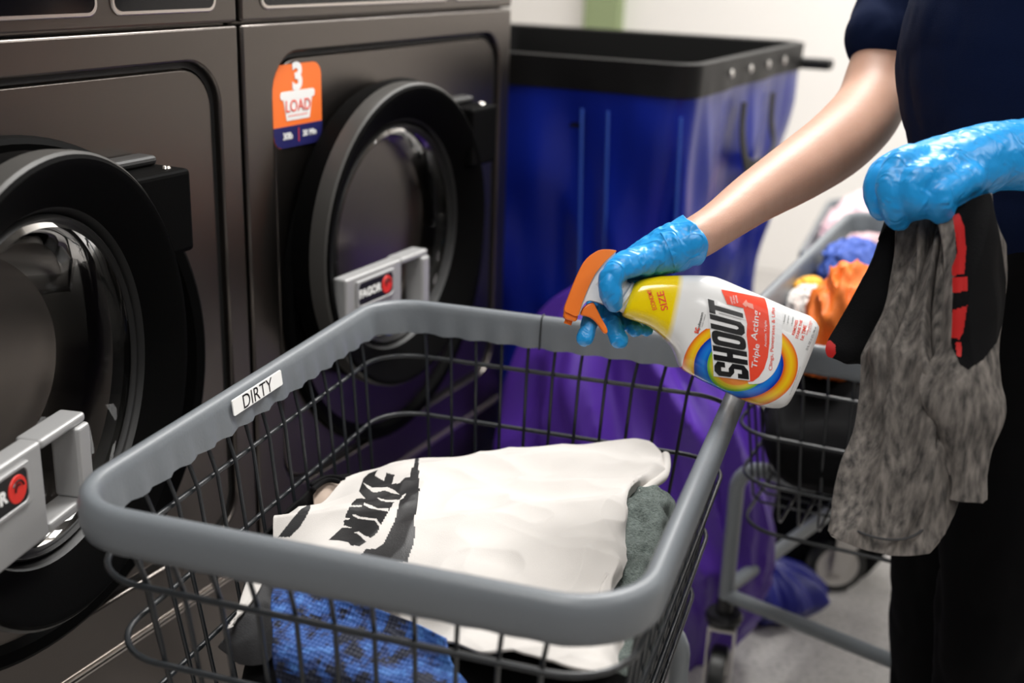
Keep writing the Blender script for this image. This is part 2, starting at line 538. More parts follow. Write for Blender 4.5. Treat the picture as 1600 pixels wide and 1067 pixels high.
def make_washer(label):
    t = thing('washing_machine', label, 'washing machine', (FX - .4, (Y0 + Y1) / 2, 0), 'front-loading washers in a row')
    obj('cabinet', B((FX - .8, Y0 + .001, .02), (FX - .02, Y1 - .001, 1.62)), M['steel'], t, smooth=False, bevel=.004)
    # control panel
    WIN = [(Y0 + .038, Y0 + .523), (Y0 + .543, Y0 + .716)]
    bm = B((FX - .02, Y0, 1.194), (FX, Y1, 1.60))
    obj('control_panel', bm, M['steel'], t, smooth=False, bevel=.004)
    for a, b in WIN:
        w_ = obj('display_window', rplate(a, b, 1.208, 1.50, .014, FX - .001, FX + .0025), M['steel_edge'], t, bevel=.002)
        obj('display', rplate(a + .005, b - .005, 1.213, 1.495, .011, FX + .002, FX + .0032), M['blackgloss'], w_, smooth=False)
    # front panel
    HY0, HY1, HZ0, HZ1 = Y0 + .060, Y1 - .040, .515, 1.151
    obj('front_panel', frame_with_hole(Y0, Y1, .445, 1.1905, HY0, HY1, HZ0, HZ1, .055, FX - .02, FX), M['steel'], t, bevel=.0035)
    obj('gasket', frame_with_hole(HY0 - .001, HY1 + .001, HZ0 - .001, HZ1 + .001, HY0 + .007, HY1 - .007, HZ0 + .007, HZ1 - .007, .05, FX - .021, FX - .010), M['rubber'], t)
    obj('recessed_panel', rplate(HY0 + .009, HY1 - .009, HZ0 + .009, HZ1 - .009, .05, FX - .019, FX - .007), M['steel'], t, bevel=.002)
    obj('panel_lip', frame_with_hole(Y0, Y1, .437, .4445, Y0 + .02, Y1 - .02, .439, .4425, .001, FX - .018, FX + .002), M['steel_edge'], t, smooth=False)
    obj('kick_panel', B((FX - .02, Y0, .05), (FX - .001, Y1, .436)), M['steel'], t, smooth=False, bevel=.003)
    # door
    DC = (0, Y0 + .314, .863)
    cx = (0, DC[1], DC[2])
    BC = (0, Y0 + .370, .800)
    obj('door_bezel', lathe([(FX - .006, .296), (FX + .002, .294), (FX + .006, .288), (FX + .004, .275), (FX - .03, .255), (FX - .05, .20)], BC, seg=96), M['bezel'], t)
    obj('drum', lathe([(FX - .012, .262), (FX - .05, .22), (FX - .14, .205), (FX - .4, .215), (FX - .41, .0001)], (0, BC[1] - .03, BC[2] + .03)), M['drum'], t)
    d = obj('door', lathe([(FX - .002, .19), (FX - .002, .222), (FX + .004, .231), (FX + .012, .2325), (FX + .052, .2345), (FX + .0645, .2335), (FX + .068, .2285),
                           (FX + .067, .222), (FX + .040, .180)], cx, seg=96), M['doorplastic'], t)
    obj('door_band', lathe([(FX + .036, .2325), (FX + .038, .2355), (FX + .052, .2362), (FX + .0625, .2355), (FX + .0655, .2325)], cx, seg=96), M['doorband'], d, label='dark grey outer band of the door ring')
    obj('door_bevel', lathe([(FX + .040, .180), (FX + .030, .174), (FX + .004, .173), (FX - .002, .19)], cx, seg=96), M['doorbevel'], d, label='inner lip of the door ring')
    prof = [(FX + .018, .173), (FX + .030, .168), (FX + .034, .160), (FX + .026, .152), (FX - .015, .142), (FX - .06, .130), (FX - .10, .114), (FX - .122, .09), (FX - .132, .05), (FX - .134, .0001)]
    obj('door_glass', lathe(prof, cx, seg=96), M['glass'], d, label='clear bowl-shaped door glass')
    obj('glass_rim', lathe([(FX + .024, .1735), (FX + .034, .1715), (FX + .036, .169), (FX + .030, .1665)], cx, seg=96), M['drum'], d, label='thin metal metal rim of the door glass')
    # hinge at the right
    hb = obj('hinge', B((FX - .005, DC[1] + .180, .945), (FX + .066, DC[1] + .270, 1.042)), M['doorplastic'], t, bevel=.006, smooth=False)
    obj('hinge_bolt', lathe([(1.0415, .0001), (1.0445, .004), (1.0415, .0055)], (FX + .045, DC[1] + .252, 0), axis='z', seg=16), M['chrome'], hb)
    hb2 = obj('hinge_bracket', B((FX - .005, DC[1] + .17, 1.042), (FX + .025, DC[1] + .262, 1.054)), M['rubber'], t, bevel=.006, smooth=False)
    # handle
    hx = FX + .078
    ly, hz = DC[1] - .205, DC[2]
    y0, y1 = ly, ly + .225
    zt, zb = .843, .745
    bm = bmesh.new()
    out = [(y0, zb), (y0, zt), (y0 + .004, zt + .004), (y1 - .03, zt + .006), (y1, zt + .001), (y1, zb - .0), (y1 - .006, zb - .006), (y0 + .006, zb - .006)]
    # plate left of slot, bars above/below/right of slot
    sy0, sy1, sz0, sz1 = y0 + .148, y1 - .022, zb + .012, zt - .012
    def slab(a0, a1, b0, b1, x0=FX + .055, x1=hx): box(bm, (x0, a0, b0), (x1, a1, b1))
    slab(y0, sy0, zb, zt); slab(sy0, y1, zt - .010, zt, FX + .05); slab(sy0, y1, zb, zb + .012, FX + .05); slab(sy1, y1, zb + .012, zt - .010, FX + .05, hx + .004)
    h = obj('handle', bm, M['silver'], t, bevel=.0035, smooth=False)
    by = y0 + .074; bz = (zt + zb) / 2 + .020
    bd = obj('badge', rplate(by - .045, by + .045, bz - .0165, bz + .0165, .008, hx, hx + .0022), M['b_black'], h, bevel=.0006)
    obj('badge_frame', frame_with_hole(by - .049, by + .049, bz - .0205, bz + .0205, by - .0452, by + .0452, bz - .0167, bz + .0167, .008, hx - .001, hx + .003), M['silver'], h, bevel=.0008)
    tx = text_bm('FAGOR', .0165, offset=.0007, align='CENTER', sx=1.05, extrude=.0002)
    obj('badge_text', place(tx, lambda c: V((hx + .0026 + c.z, by - .016 + c.x, bz + c.y))), M['white_print'], h, smooth=False, label='white FAGOR lettering')
    obj('badge_emblem', lathe([(hx + .0021, .0135), (hx + .0032, .0130), (hx + .0034, .0001)], (0, by + .029, bz), seg=40), M['red_print'], h, label='red round emblem')
    bm = bmesh.new()
    for a0, rr in ((0, .0085), (1, .0045)):
        P = [V((hx + .0038, by + .029 + rr * math.cos(x), bz + rr * math.sin(x))) for x in [(.2 + a0 * .8) + k * (2.4 / 10) for k in range(11)]]
        tube(bm, P, .0009, seg=6)
    obj('emblem_stroke', bm, M['b_black'], h)
    return t


def T1(s):
    return s


WB = make_washer('stainless steel washer beside the blue cart, orange 3 LOAD sticker on its front')
WA = copy_tree(WB, None, V((0, -.764, 0)))
# the near washer's door stands ajar, turned about its hinge
hp = V((FX + .04, Y0 - .764 + .314 + .262, 0)) - ORG[WA.name]
Rm = Matrix.Translation(hp) @ Matrix.Rotation(math.radians(15), 4, 'Z') @ Matrix.Translation(-hp)
for ch in WA.children:
    if ch.name.split('.')[0] in ('door', 'handle'): ch.matrix_local = (Matrix.Translation((0, -.022 if 'handle' in ch.name else 0, 0)) @ Rm)
WA['label'] = 'stainless steel washer cut off by the left edge, its door nearest the camera'
# sticker on the far washer
sy0, sy1, sz0, sz1 = 1.291, 1.402, 1.023, 1.135
sx = FX - .0065
cy, cz = (sy0 + sy1) / 2, (sz0 + sz1) / 2
st = obj('load_sticker', rplate(sy0, sy1, sz0, sz1, .018, sx, sx + .0009), M['sign_orange'], WB, smooth=False, label='orange and navy sticker reading 3 LOAD, 30lb, 30 Min')
navy = [(a, b) for a, b in [(sy0 + .018, sz0), (sy0 + .008, sz0 + .003), (sy0 + .002, sz0 + .010), (sy0, sz0 + .018), (sy0, sz0 + .029), (sy1, sz0 + .029), (sy1, sz0 + .018), (sy1 - .002, sz0 + .010), (sy1 - .008, sz0 + .003), (sy1 - .018, sz0)]]
fx = lambda a, b, h: V((sx + h, a, b))
obj('navy_band', prism(navy, .0009, .0012, fx), M['sign_navy'], st, smooth=False)
bk = [(cy - .026, cz - .0195), (cy + .026, cz - .0195), (cy + .033, cz + .012), (cy - .033, cz + .012)]
bm = prism(bk, .0009, .0013, fx)
pts = [(cy + a, cz + .0145 + b) for a, b in rrect(.039, .0055, .005)]
b2 = prism(pts, .0009, .0014, fx); me_ = bpy.data.meshes.new('x'); b2.to_mesh(me_); bm.from_mesh(me_)
obj('basket_symbol', bm, M['white_print'], st, smooth=False)
obj('numeral', place(text_bm('3', .050, offset=.002, extrude=.0002), lambda c: V((sx + .0013 + c.z, cy + c.x, cz + .037 + c.y))), M['white_print'], st, smooth=False)
obj('load_text', place(text_bm('LOAD', .0225, extrude=.0002, sx=.95), lambda c: V((sx + .0017 + c.z, cy + c.x, cz - .001 + c.y))), M['b_red'], st, smooth=False)
bm = bmesh.new()
for k in range(9): box(bm, (sx + .0012, cy - .022 + k * .005, cz - .0145), (sx + .0016, cy - .0195 + k * .005, cz - .0125))
obj('dot_row', bm, M['b_red'], st, smooth=False)
obj('size_text', place(text_bm('30lb', .0125, offset=.0003, extrude=.0002), lambda c: V((sx + .0015 + c.z, cy - .025 + c.x, sz0 + .0155 + c.y))), M['white_print'], st, smooth=False)
obj('time_text', place(text_bm('30 Min', .0115, offset=.0003, extrude=.0002), lambda c: V((sx + .0015 + c.z, cy + .025 + c.x, sz0 + .0155 + c.y))), M['white_print'], st, smooth=False)
obj('divider', B((sx + .0011, cy - .0006, sz0 + .006), (sx + .0015, cy + .0006, sz0 + .025)), M['b_red'], st, smooth=False)

# ------------------------------------------------------------------ carts
def frame2(ctr, yaw):
    c, s = math.cos(yaw), math.sin(yaw)
    u = V((c, s, 0)); v = V((-s, c, 0)); o = V((ctr[0], ctr[1], 0))
    return lambda a, b, z: o + u * a + v * b + V((0, 0, z)), u, v


def make_caster(bm_f, t, p, ang, wr=.062, top=.215):
    """caster whose wheel axle is turned by ang about z; p = stem xy"""
    d = V((math.cos(ang), math.sin(ang), 0)); n = V((-d.y, d.x, 0)); c = V((p[0], p[1], 0)) - d * .025 + V((0, 0, wr))
    ct = obj('caster', lathe([(.165, .0001), (.165, .030), (.178, .034), (.186, .030), (.186, .016), (top, .014), (top, .0001)], (p[0], p[1], 0), axis='z', seg=32), M['caster_black'], t)
    bm = bmesh.new()
    for s in (-1, 1):
        q = [V((p[0], p[1], .165)) + d * .025, V((p[0], p[1], .165)) - d * .035, c - d * .014 - V((0, 0, .012)), c + d * .014 - V((0, 0, .012))]
        lo = [bm.verts.new(x + n * s * .021) for x in q]; hi = [bm.verts.new(x + n * s * .024) for x in q]
        for k in range(4): bm.faces.new((lo[k], lo[(k + 1) % 4], hi[(k + 1) % 4], hi[k]))
        bm.faces.new(lo); bm.faces.new(hi)
    q = [V((p[0], p[1], .163)) + d * .025 + n * .024, V((p[0], p[1], .163)) - d * .035 + n * .024, V((p[0], p[1], .163)) - d * .035 - n * .024, V((p[0], p[1], .163)) + d * .025 - n * .024]
    lo = [bm.verts.new(x) for x in q]; hi = [bm.verts.new(x + V((0, 0, .004))) for x in q]
    for k in range(4): bm.faces.new((lo[k], lo[(k + 1) % 4], hi[(k + 1) % 4], hi[k]))
    bm.faces.new(lo); bm.faces.new(hi)
    obj('fork', bm, M['zinc'], ct, smooth=False)
    def whl(prof):
        bm = bmesh.new(); rows = []
        for h, r in prof:
            rows.append([c + n * h + d * r * math.cos(2 * math.pi * k / 48) + V((0, 0, r * math.sin(2 * math.pi * k / 48))) for k in range(48)])
        loft(bm, rows); bmesh.ops.remove_doubles(bm, verts=bm.verts[:], dist=1e-5); return bm
    obj('wheel', whl([(-.014, wr * .74), (-.015, wr * .9), (-.012, wr * .98), (0, wr), (.012, wr * .98), (.015, wr * .9), (.014, wr * .74)]), M['tyre'], ct)
    obj('hub', whl([(-.010, .0001), (-.016, .006), (-.010, .012), (-.008, .03), (-.013, wr * .70), (-.013, wr * .75), (.013, wr * .75), (.013, wr * .70), (.008, .03), (.010, .012), (.016, .006), (.010, .0001)]), M['hubwhite'], ct)


def make_cart(label, ctr, yaw, hw, hl, zt, depth=.36, base=None, base_yaw=None, legz=.22, group='wheeled wire laundry carts', seam=None, angs=(.3, 1.2, 2, .8)):
    F, u, v = frame2(ctr, yaw)
    t = thing('laundry_cart', label, 'laundry cart', (ctr[0], ctr[1], 0), group)
    # thick plastic rim : a hollow channel, flared outwards at the bottom, wavy inner skirt
    rc = .075
    N = 10
    def ring(off, z, wav=0):
        pts = rrect(hw - off, hl - off, max(rc - off, .02), N)
        return pts
    def dense(off):
        pts = rrect(hw - off, hl - off, max(rc - off, .02), N)
        out = []
        for k in range(len(pts)):
            a, b = V((*pts[k], 0)), V((*pts[(k + 1) % len(pts)], 0)); L = (b - a).length
            m = 48 if L > .1 else 1
            for j in range(m): out.append(a.lerp(b, j / m))
        return out
    prof = [(.014, 0, 0), (.010, .0025, 0), (.003, .0022 - .0, 0)]
    rows = []
    sections = [(.0225, -.041, 1), (.0215, -.030, 1), (.019, -.012, 0), (.0175, -.004, 0), (.0145, -.0005, 0), (.009, .0008, 0), (.0045, -.0012, 0), (.001, -.006, 0),
                (-.0005, -.014, 0), (0.0, -.030, 0), (.002, -.038, 0), (.007, -.042, 2), (.014, -.0435, 2), (.0225, -.041, 1)]
    sp = .0385
    for off, dz, wv in sections:
        P = dense(off); row = []; n = len(P)
        s = 0
        for k in range(n):
            q = P[k]; s_ = q.x if abs(abs(q.y) - (hl - off)) < .004 else q.y
            wav = 0; zz = 0
            if wv == 1:
                ph = math.cos(2 * math.pi * s_ / sp); zz = -.0006 * ph + .0012 * noise.noise(q * 30); wav = .0026 * ph
            if wv == 2: zz = -.0005 * math.cos(2 * math.pi * s_ / sp)
            nrm = V((q.x / hw, q.y / hl, 0)).normalized()
            row.append(F(q.x - nrm.x * wav, q.y - nrm.y * wav, zt + dz + zz))
        rows.append(row)
    bm = bmesh.new(); loft(bm, rows); bmesh.ops.remove_doubles(bm, verts=bm.verts[:], dist=1e-6)
    rim = obj('rim', bm, M['rim'], t)
    if seam is not None:
        b_ = bmesh.new()
        for sgn in (1,):
            P = [F(seam, sgn * (hl - o_), zt + dz - 0) for o_, dz in ((.0238, -.042), (.0226, -.03), (.0202, -.012), (.0186, -.0035), (.0145, .0007), (.009, .0018), (.0035, 0))]
            tube(b_, P, .0011, seg=6)
        obj('rim_joint', b_, M['rubber'], rim)
    # wires
    i0 = .017                                   # inset of wires under the rim
    tap = .028                                  # inward lean
    zb = zt - depth
    def inset(z): return i0 + tap * (zt - .03 - z) / (.15) * .55 if z > zt - .16 else i0 + tap * .55 * .87 + (zt - .16 - z) * .12
    levels = [zt - .075, zt - .155, zt - .235, zt - .315]
    for z in levels:
        pts = rrect(hw - inset(z) + .003, hl - inset(z) + .003, .06, 8)
        bm = bmesh.new(); tube(bm, [F(a, b, z) for a, b in pts], .0030, seg=10, closed=True)
        obj('wire_ring', bm, M['wire'], t)
    def upright(a0, b0, ax):
        P = []
        for z in (zt - .037, zt - .075, zt - .155, zt - .235, zb + .01, zb):
            i = inset(z) - (.006 if z > zt - .05 else 0); fa = (hw - i) / hw; fb = (hl - i) / hl
            if z == zb: i += .012
            if ax == 0: P.append(F(a0 * fa, math.copysign(hl - i - .003, b0), z))
            else: P.append(F(math.copysign(hw - i - .003, a0), b0 * fb, z))
        return P
    na = int(2 * (hw - .06) / sp); nb = int(2 * (hl - .06) / sp)
    for k in range(na + 1):
        a0 = (k - na / 2) * sp
        p1 = upright(a0, hl, 0); p2 = upright(a0, -hl, 0)
        bm = bmesh.new(); tube(bm, p1 + p2[::-1], .0022, seg=8); obj('upright_wire', bm, M['wire'], t)
    for k in range(nb + 1):
        b0 = (k - nb / 2) * sp
        p1 = upright(hw, b0, 1); p2 = upright(-hw, b0, 1)
        bm = bmesh.new(); tube(bm, p1 + p2[::-1], .0022, seg=8); obj('upright_wire', bm, M['wire'], t)
    # tube frame
    BF = base or (ctr, hw - .06, hl - .064)
    G, gu, gv = frame2(BF[0], base_yaw if base_yaw is not None else yaw)
    bw, bl = BF[1], BF[2]
    R_ = .0135
    for sb in (-1, 1):
        r = .05
        P = [(-bw, sb * bl, legz - .02), (-bw, sb * bl, zb - .012 - r)]
        for k in range(1, 7):
            a = k / 6 * math.pi / 2; P.append((-bw + r - r * math.cos(a), sb * bl, zb - .016 - r + r * math.sin(a)))
        Q = [(-x, y, z) for x, y, z in P[::-1]]
        bm = bmesh.new(); tube(bm, [G(*q) for q in P + Q], R_, seg=16); obj('frame_arch', bm, M['tube'], t)
        bm = bmesh.new(); tube(bm, [G(-bw, sb * bl, legz), G(bw, sb * bl, legz)], R_ * .95, seg=16); obj('cross_tube', bm, M['tube'], t)
    for sa in (-1, 1):
        bm = bmesh.new(); tube(bm, [G(sa * bw, -bl, legz + .012), G(sa * bw, bl, legz + .012)], R_ * .95, seg=16); obj('side_tube', bm, M['tube'], t)
    k = 0
    for sa in (-1, 1):
        for sb in (-1, 1):
            q = G(sa * bw, sb * bl, 0); make_caster(None, t, (q.x, q.y), angs[k]); k += 1
    return t, F


YAW = math.radians(8.8)
C1, F1 = make_cart('near grey-rimmed wire laundry cart with a DIRTY label on its rim', (-.5453, 1.0117), YAW, .261, .344, .84, seam=-.02)
C1['group'] = 'wheeled wire laundry carts'
# DIRTY label on the inner face of the left rim
hwL, offL = .261, .0195
Fv = F1
c_a = atz(363, 640, .82); c_b = atz(440, 590, .82)
u_ = V((math.cos(YAW), math.sin(YAW), 0)); v_ = V((-math.sin(YAW), math.cos(YAW), 0))
def cart_v(p): return (p - V((-.5453, 1.0117, 0))).dot(v_)
def onrim(px, py):      # meet the inner rim face
    n = u_; o_ = F1(-hwL + .0222, 0, .82); r = ray(px, py); return CAM + r * ((o_ - CAM).dot(n) / r.dot(n))
la, lb, lc, ld_ = onrim(363, 626), onrim(439, 578), onrim(441, 600), onrim(366, 648)
v0 = cart_v(la); v1 = cart_v(lb); z1 = (la.z + lb.z) / 2; z0 = (lc.z + ld_.z) / 2
def lbl(a, b, h): return F1(-hwL + .0205 + h + (.0035) * (.834 - b) / .03, a, b)
pts = [((v0 + v1) / 2 + a, (z0 + z1) / 2 + b) for a, b in rrect((v1 - v0) / 2, (z1 - z0) / 2, .0015, 3)]
lab = obj('label', prism(pts, .0002, .0016, lbl), M['white_print'], C1, label='white sticker reading DIRTY', smooth=False)
bt = text_bm('DIRTY', 1.0, extrude=.0, sx=.82)
xs = [v.co.x for v in bt.verts]; kx = (v1 - v0) * .60 / (max(xs) - min(xs)); ky = (z1 - z0) * .92 / .72
cy_ = (max(v.co.y for v in bt.verts) + min(v.co.y for v in bt.verts)) / 2
obj('label_text', place(bt, lambda c: lbl((v0 + v1) / 2 + c.x * kx - .002, (z0 + z1) / 2 + (c.y - cy_) * ky, .0018)), M['b_black'], lab, smooth=False)

C2, F2 = make_cart('grey-rimmed wire laundry cart holding orange and black laundry beside the person', (-.266, 2.06), math.radians(1.5), .192, .50, .79,
                   base=((-.212, 2.055), .20, .27), base_yaw=math.radians(-13), depth=.30, seam=.0, angs=(1.75, .5, .2, 1.1))
C3, F3 = make_cart('distant wire laundry cart with pink laundry standing behind the person\'s arm', (-.42, 3.20), math.radians(7), .25, .40, .62, depth=.26, angs=(.2, 1.2, .5, 2))

# ------------------------------------------------------------------ clothes in the near cart
UP = V((0, 0, 1))
CU, CV_, CC = V((math.cos(YAW), math.sin(YAW), 0)), V((-math.sin(YAW), math.cos(YAW), 0)), V((-.5453, 1.0117, 0))
def incart(x, y, z):
    """point on the pile at height z, kept inside the basket's walls"""
    r = ray(x, y)
    def uvp(p): return (p - CC).dot(CU), (p - CC).dot(CV_)
    def onplane(n, k): return CAM + r * ((k - (CAM - CC).dot(n)) / r.dot(n))
    p = atz(x, y, z); u, v = uvp(p)
    if v < -.278: p = onplane(CV_, -.278)
    u, v = uvp(p)
    if u < -.214: p = onplane(CU, -.214)
    u, v = uvp(p)
    if v > .285 and p.z < .84: p = onplane(CV_, .285)
    return p
def zrow(pts): return [incart(x, y, z) for x, y, z in pts]

TEE = [
    zrow([(538, 750, .69), (589, 735, .69), (650, 717, .69), (800, 706, .69), (940, 700, .70), (1000, 696, .705), (1034, 704, .71), (1042, 720, .70)]),
    zrow([(500, 775, .69), (560, 756, .70), (645, 745, .705), (800, 735, .71), (930, 728, .715), (985, 725, .72), (1015, 728, .72), (1036, 748, .705)]),
    zrow([(478, 792, .69), (538, 786, .70), (640, 785, .71), (795, 780, .715), (900, 775, .72), (955, 770, .72), (985, 768, .715), (1000, 775, .70)]),
    zrow([(445, 808, .685), (515, 822, .70), (635, 830, .71), (788, 828, .715), (880, 825, .72), (935, 822, .72), (965, 818, .715), (978, 818, .70)]),
    zrow([(428, 832, .685), (500, 860, .70), (632, 872, .71), (780, 880, .715), (870, 880, .72), (925, 878, .72), (960, 870, .715), (975, 865, .70)]),
    zrow([(420, 862, .685), (490, 890, .70), (630, 905, .71), (775, 930, .715), (865, 935, .72), (920, 935, .72), (950, 930, .715), (968, 925, .70)]),
    zrow([(428, 880, .675), (500, 905, .68), (630, 940, .69), (770, 975, .72), (860, 990, .72), (915, 998, .72), (945, 1005, .715), (959, 1005, .70)]),
    zrow([(440, 893, .67), (520, 922, .68), (630, 962, .69), (760, 1018, .72), (850, 1040, .72), (905, 1052, .72), (942, 1056, .715), (962, 1042, .70)]),
]
def tee_w(u, v, p, n):
    if n.z < 0: n = -n
    q = p * 8
    d = V((.75, .6, 0)).normalized(); q = q - d * q.dot(d) * .7
    h = (.5 - abs(noise.noise(q)) * 2) * .017 + noise.noise(p * 22) * .003 + (.5 - 2 * abs(noise.noise(q * 2.1 + V((5, 2, 1))))) * .009
    h += (.5 - 2 * abs(noise.noise(p * 15 + V((1, 7, 3))))) * .006
    return n * (h - .004)
bm = patch(TEE, 70, 48, tee_w)
BAND = [(648.6, 716.9), (654.0, 716.9), (654.0, 732.9), (655.4, 767.5), (653.7, 774.2), (649.8, 805.4), (646.9, 807.1), (648.1, 838.3), (645.2, 853.5), (638.5, 872.1), (637.6, 878.8), (555.0, 878.8), (571.8, 859.4), (588.7, 858.6), (599.7, 851.0), (608.1, 833.3), (617.4, 814.7), (625.0, 782.7), (615.7, 786.9), (607.3, 801.2), (596.3, 820.6), (593.8, 824.9), (588.7, 835.0), (580.3, 840.9), (572.7, 847.6), (563.4, 854.4), (548.2, 853.5), (544.9, 849.3), (534.7, 846.8), (514.1, 845.4), (536.4, 825.2), (538.1, 816.4), (539.8, 808.0), (546.5, 793.6), (549.1, 789.4), (558.3, 780.1), (571.8, 780.6), (565.9, 775.1), (561.4, 769.2), (565.1, 759.1), (568.5, 748.9), (576.9, 741.3), (591.3, 735.8), (586.2, 744.7), (600.5, 753.1), (604.7, 740.2), (617.1, 743.5), (612.3, 758.2), (625.0, 756.5), (633.4, 748.1), (640.7, 747.2), (642.7, 732.9), (646.1, 732.1)]
GAPS = [[(568.5, 756.0), (582.0, 763.8), (595.5, 763.3), (607.3, 762.8), (615.7, 766.6), (625.0, 774.6), (614.0, 772.5), (602.2, 767.8), (588.7, 770.5), (583.7, 771.2), (573.5, 763.3)], [(589.6, 779.0), (598.8, 781.8), (615.7, 782.7), (625.0, 782.3), (629.2, 775.9), (634.3, 772.5), (631.7, 779.3), (625.8, 783.5), (615.7, 786.4), (603.9, 786.0), (593.8, 783.5)], [(569.3, 787.4), (582.0, 792.0), (590.4, 796.2), (608.1, 796.2), (606.4, 801.2), (592.1, 798.7), (578.6, 796.2), (567.6, 790.3)], [(546.5, 791.1), (565.9, 791.1), (565.1, 793.8), (546.5, 793.8)], [(552.4, 804.3), (563.4, 808.8), (578.6, 811.0), (588.7, 812.2), (596.3, 822.3), (593.8, 824.9), (586.2, 815.1), (575.2, 813.9), (560.0, 811.7), (551.3, 807.1)], [(538.1, 809.7), (547.9, 810.5), (545.7, 813.9), (538.1, 813.9)], [(536.4, 822.3), (543.2, 823.5), (550.8, 826.2), (536.4, 826.5)], [(552.4, 833.3), (561.7, 832.4), (571.8, 839.2), (582.0, 841.7), (571.8, 847.6), (565.1, 840.0), (558.3, 835.0)]]
STR = [(485.0, 786.9), (479.1, 792.0), (470.6, 797.0), (453.7, 816.4), (435.2, 840.0), (453.7, 840.0), (468.9, 824.9), (479.1, 808.0), (485.0, 796.2)]
bm.normal_update()
for f in bm.faces:
    c = f.calc_center_median(); x, y = px_of(c)
    bl = False
    if 430 < x < 665 and 700 < y < 900:
        if inpoly(x, y, BAND): bl = True
        if bl:
            for g in GAPS:
                if inpoly(x, y, g): bl = False; break
        if inpoly(x, y, STR): bl = True
    f.material_index = 1 if bl else 0
tee = obj('t_shirt', bm, [M['white_cotton'], M['blackprint']], solid=.003, org=F1(0, 0, .55))
single(tee, 'white t-shirt with black NIKE print lying on top in the near cart', 'shirt', 'clothes in the near cart')
# hem roll of the sleeve at the far right corner
bm = bmesh.new()
P = [incart(x, y, z) for x, y, z in ((1040, 712, .705), (1041, 728, .702), (1036, 745, .70), (1020, 757, .70), (1003, 770, .70))]
tube(bm, [V(q) for q in cr([tuple(p) for p in P], 4)], .0055, seg=10, round_caps=True)
obj('sleeve_hem', bm, M['white_cotton'], tee)

def cloth(name, rows, mats, label, cat, group, nu=10, nv=10, amp=.006, sc=14, seed=0, solid=.003, dirv=None, parent=None, face=None, org=None):
    bm = patch(rows, nu, nv, wrinkle(amp, sc, seed, dirv, face=face or UP))
    if parent: return obj(name, bm, mats, parent, solid=solid)
    o = obj(name, bm, mats, solid=solid, org=org or rows[0][0]); single(o, label, cat, group); return o

GC = 'clothes in the near cart'
# green heather tee at right
cloth('t_shirt', [
    zrow([(975, 772, .69), (1000, 765, .70), (1030, 768, .70), (1050, 790, .685), (1052, 830, .66)]),
    zrow([(970, 800, .69), (1000, 795, .70), (1028, 800, .70), (1045, 815, .68), (1050, 850, .65)]),
    zrow([(965, 840, .68), (995, 845, .695), (1020, 848, .695), (1035, 855, .68), (1042, 880, .65)]),
    zrow([(945, 885, .68), (975, 890, .69), (1000, 892, .69), (1020, 892, .68), (1025, 905, .65)]),
    zrow([(930, 930, .68), (960, 940, .685), (985, 950, .685), (1003, 950, .67), (1008, 955, .65)]),
    zrow([(930, 980, .68), (955, 1000, .68), (975, 1010, .68), (988, 1010, .67), (995, 1010, .65)]),
    zrow([(925, 1010, .68), (945, 1040, .68), (965, 1055, .67), (975, 1055, .66), (982, 1050, .65)])],
    M['green_heather'], 'green heather t-shirt bunched at the right under the white shirt', 'shirt', GC, nu=14, nv=14, amp=.011, sc=20, seed=3)
# blue camo
cloth('shorts', [
    zrow([(425, 893, .70), (480, 910, .705), (560, 942, .71), (640, 970, .71), (700, 998, .71)]),
    zrow([(425, 925, .70), (480, 945, .70), (560, 970, .70), (640, 995, .70), (705, 1025, .70)]),
    zrow([(425, 970, .69), (490, 985, .69), (560, 1005, .69), (640, 1030, .69), (715, 1050, .69)]),
    zrow([(430, 1020, .68), (500, 1040, .68), (580, 1065, .68), (660, 1085, .68), (740, 1095, .68)]),
    zrow([(440, 1090, .66), (510, 1100, .66), (580, 1125, .66), (660, 1140, .66), (755, 1145, .66)])],
    M['camo'], 'blue camouflage mesh shorts at the near side of the cart under the white shirt', 'shorts', GC, nu=16, nv=16, amp=.007, sc=11, seed=9)
# dark cloth at the left
cloth('jacket', [
    zrow([(432, 868, .68), (415, 890, .68), (392, 905, .675), (385, 925, .67)]),
    zrow([(434, 880, .68), (420, 912, .675), (396, 945, .67), (370, 968, .66)]),
    zrow([(436, 905, .68), (428, 940, .67), (402, 978, .66), (352, 998, .645)]),
    zrow([(438, 935, .67), (434, 968, .66), (408, 1012, .65), (346, 1012, .635)]),
    zrow([(440, 970, .66), (436, 1003, .65), (416, 1036, .64), (378, 1036, .63)])],
    M['dark_cloth'], 'dark grey cloth crumpled left of the blue camouflage shorts', 'jacket', GC, nu=12, nv=12, amp=.005, sc=18, seed=5)
# black garment beneath, left
cloth('shirt', [
    zrow([(545, 742, .675), (500, 752, .67), (470, 775, .665), (440, 805, .66), (412, 840, .655)]),
    zrow([(548, 762, .67), (510, 775, .67), (480, 800, .665), (450, 830, .66), (418, 862, .655)]),
    zrow([(550, 790, .66), (520, 815, .665), (485, 840, .66), (455, 860, .66), (428, 885, .655)])],
    M['black_cloth'], 'black shirt half hidden under the left end of the white shirt', 'shirt', GC, nu=12, nv=8, amp=.003, sc=18, seed=6)
bm = bmesh.new()
for a, b, z in (((488, 757), (536, 748), .692), ((490, 764), (528, 752), .690)):
    P = [incart(a[0] + (b[0] - a[0]) * k / 6, a[1] + (b[1] - a[1]) * k / 6 - 7 * math.sin(k / 6 * 3.14), z) for k in range(7)]
    tube(bm, P, .0032, seg=8, round_caps=True)
o = obj('strap', bm, M['black_cloth'], org=incart(510, 750, .69)); single(o, 'small black strap lying at the left end of the white shirt', 'strap', GC)
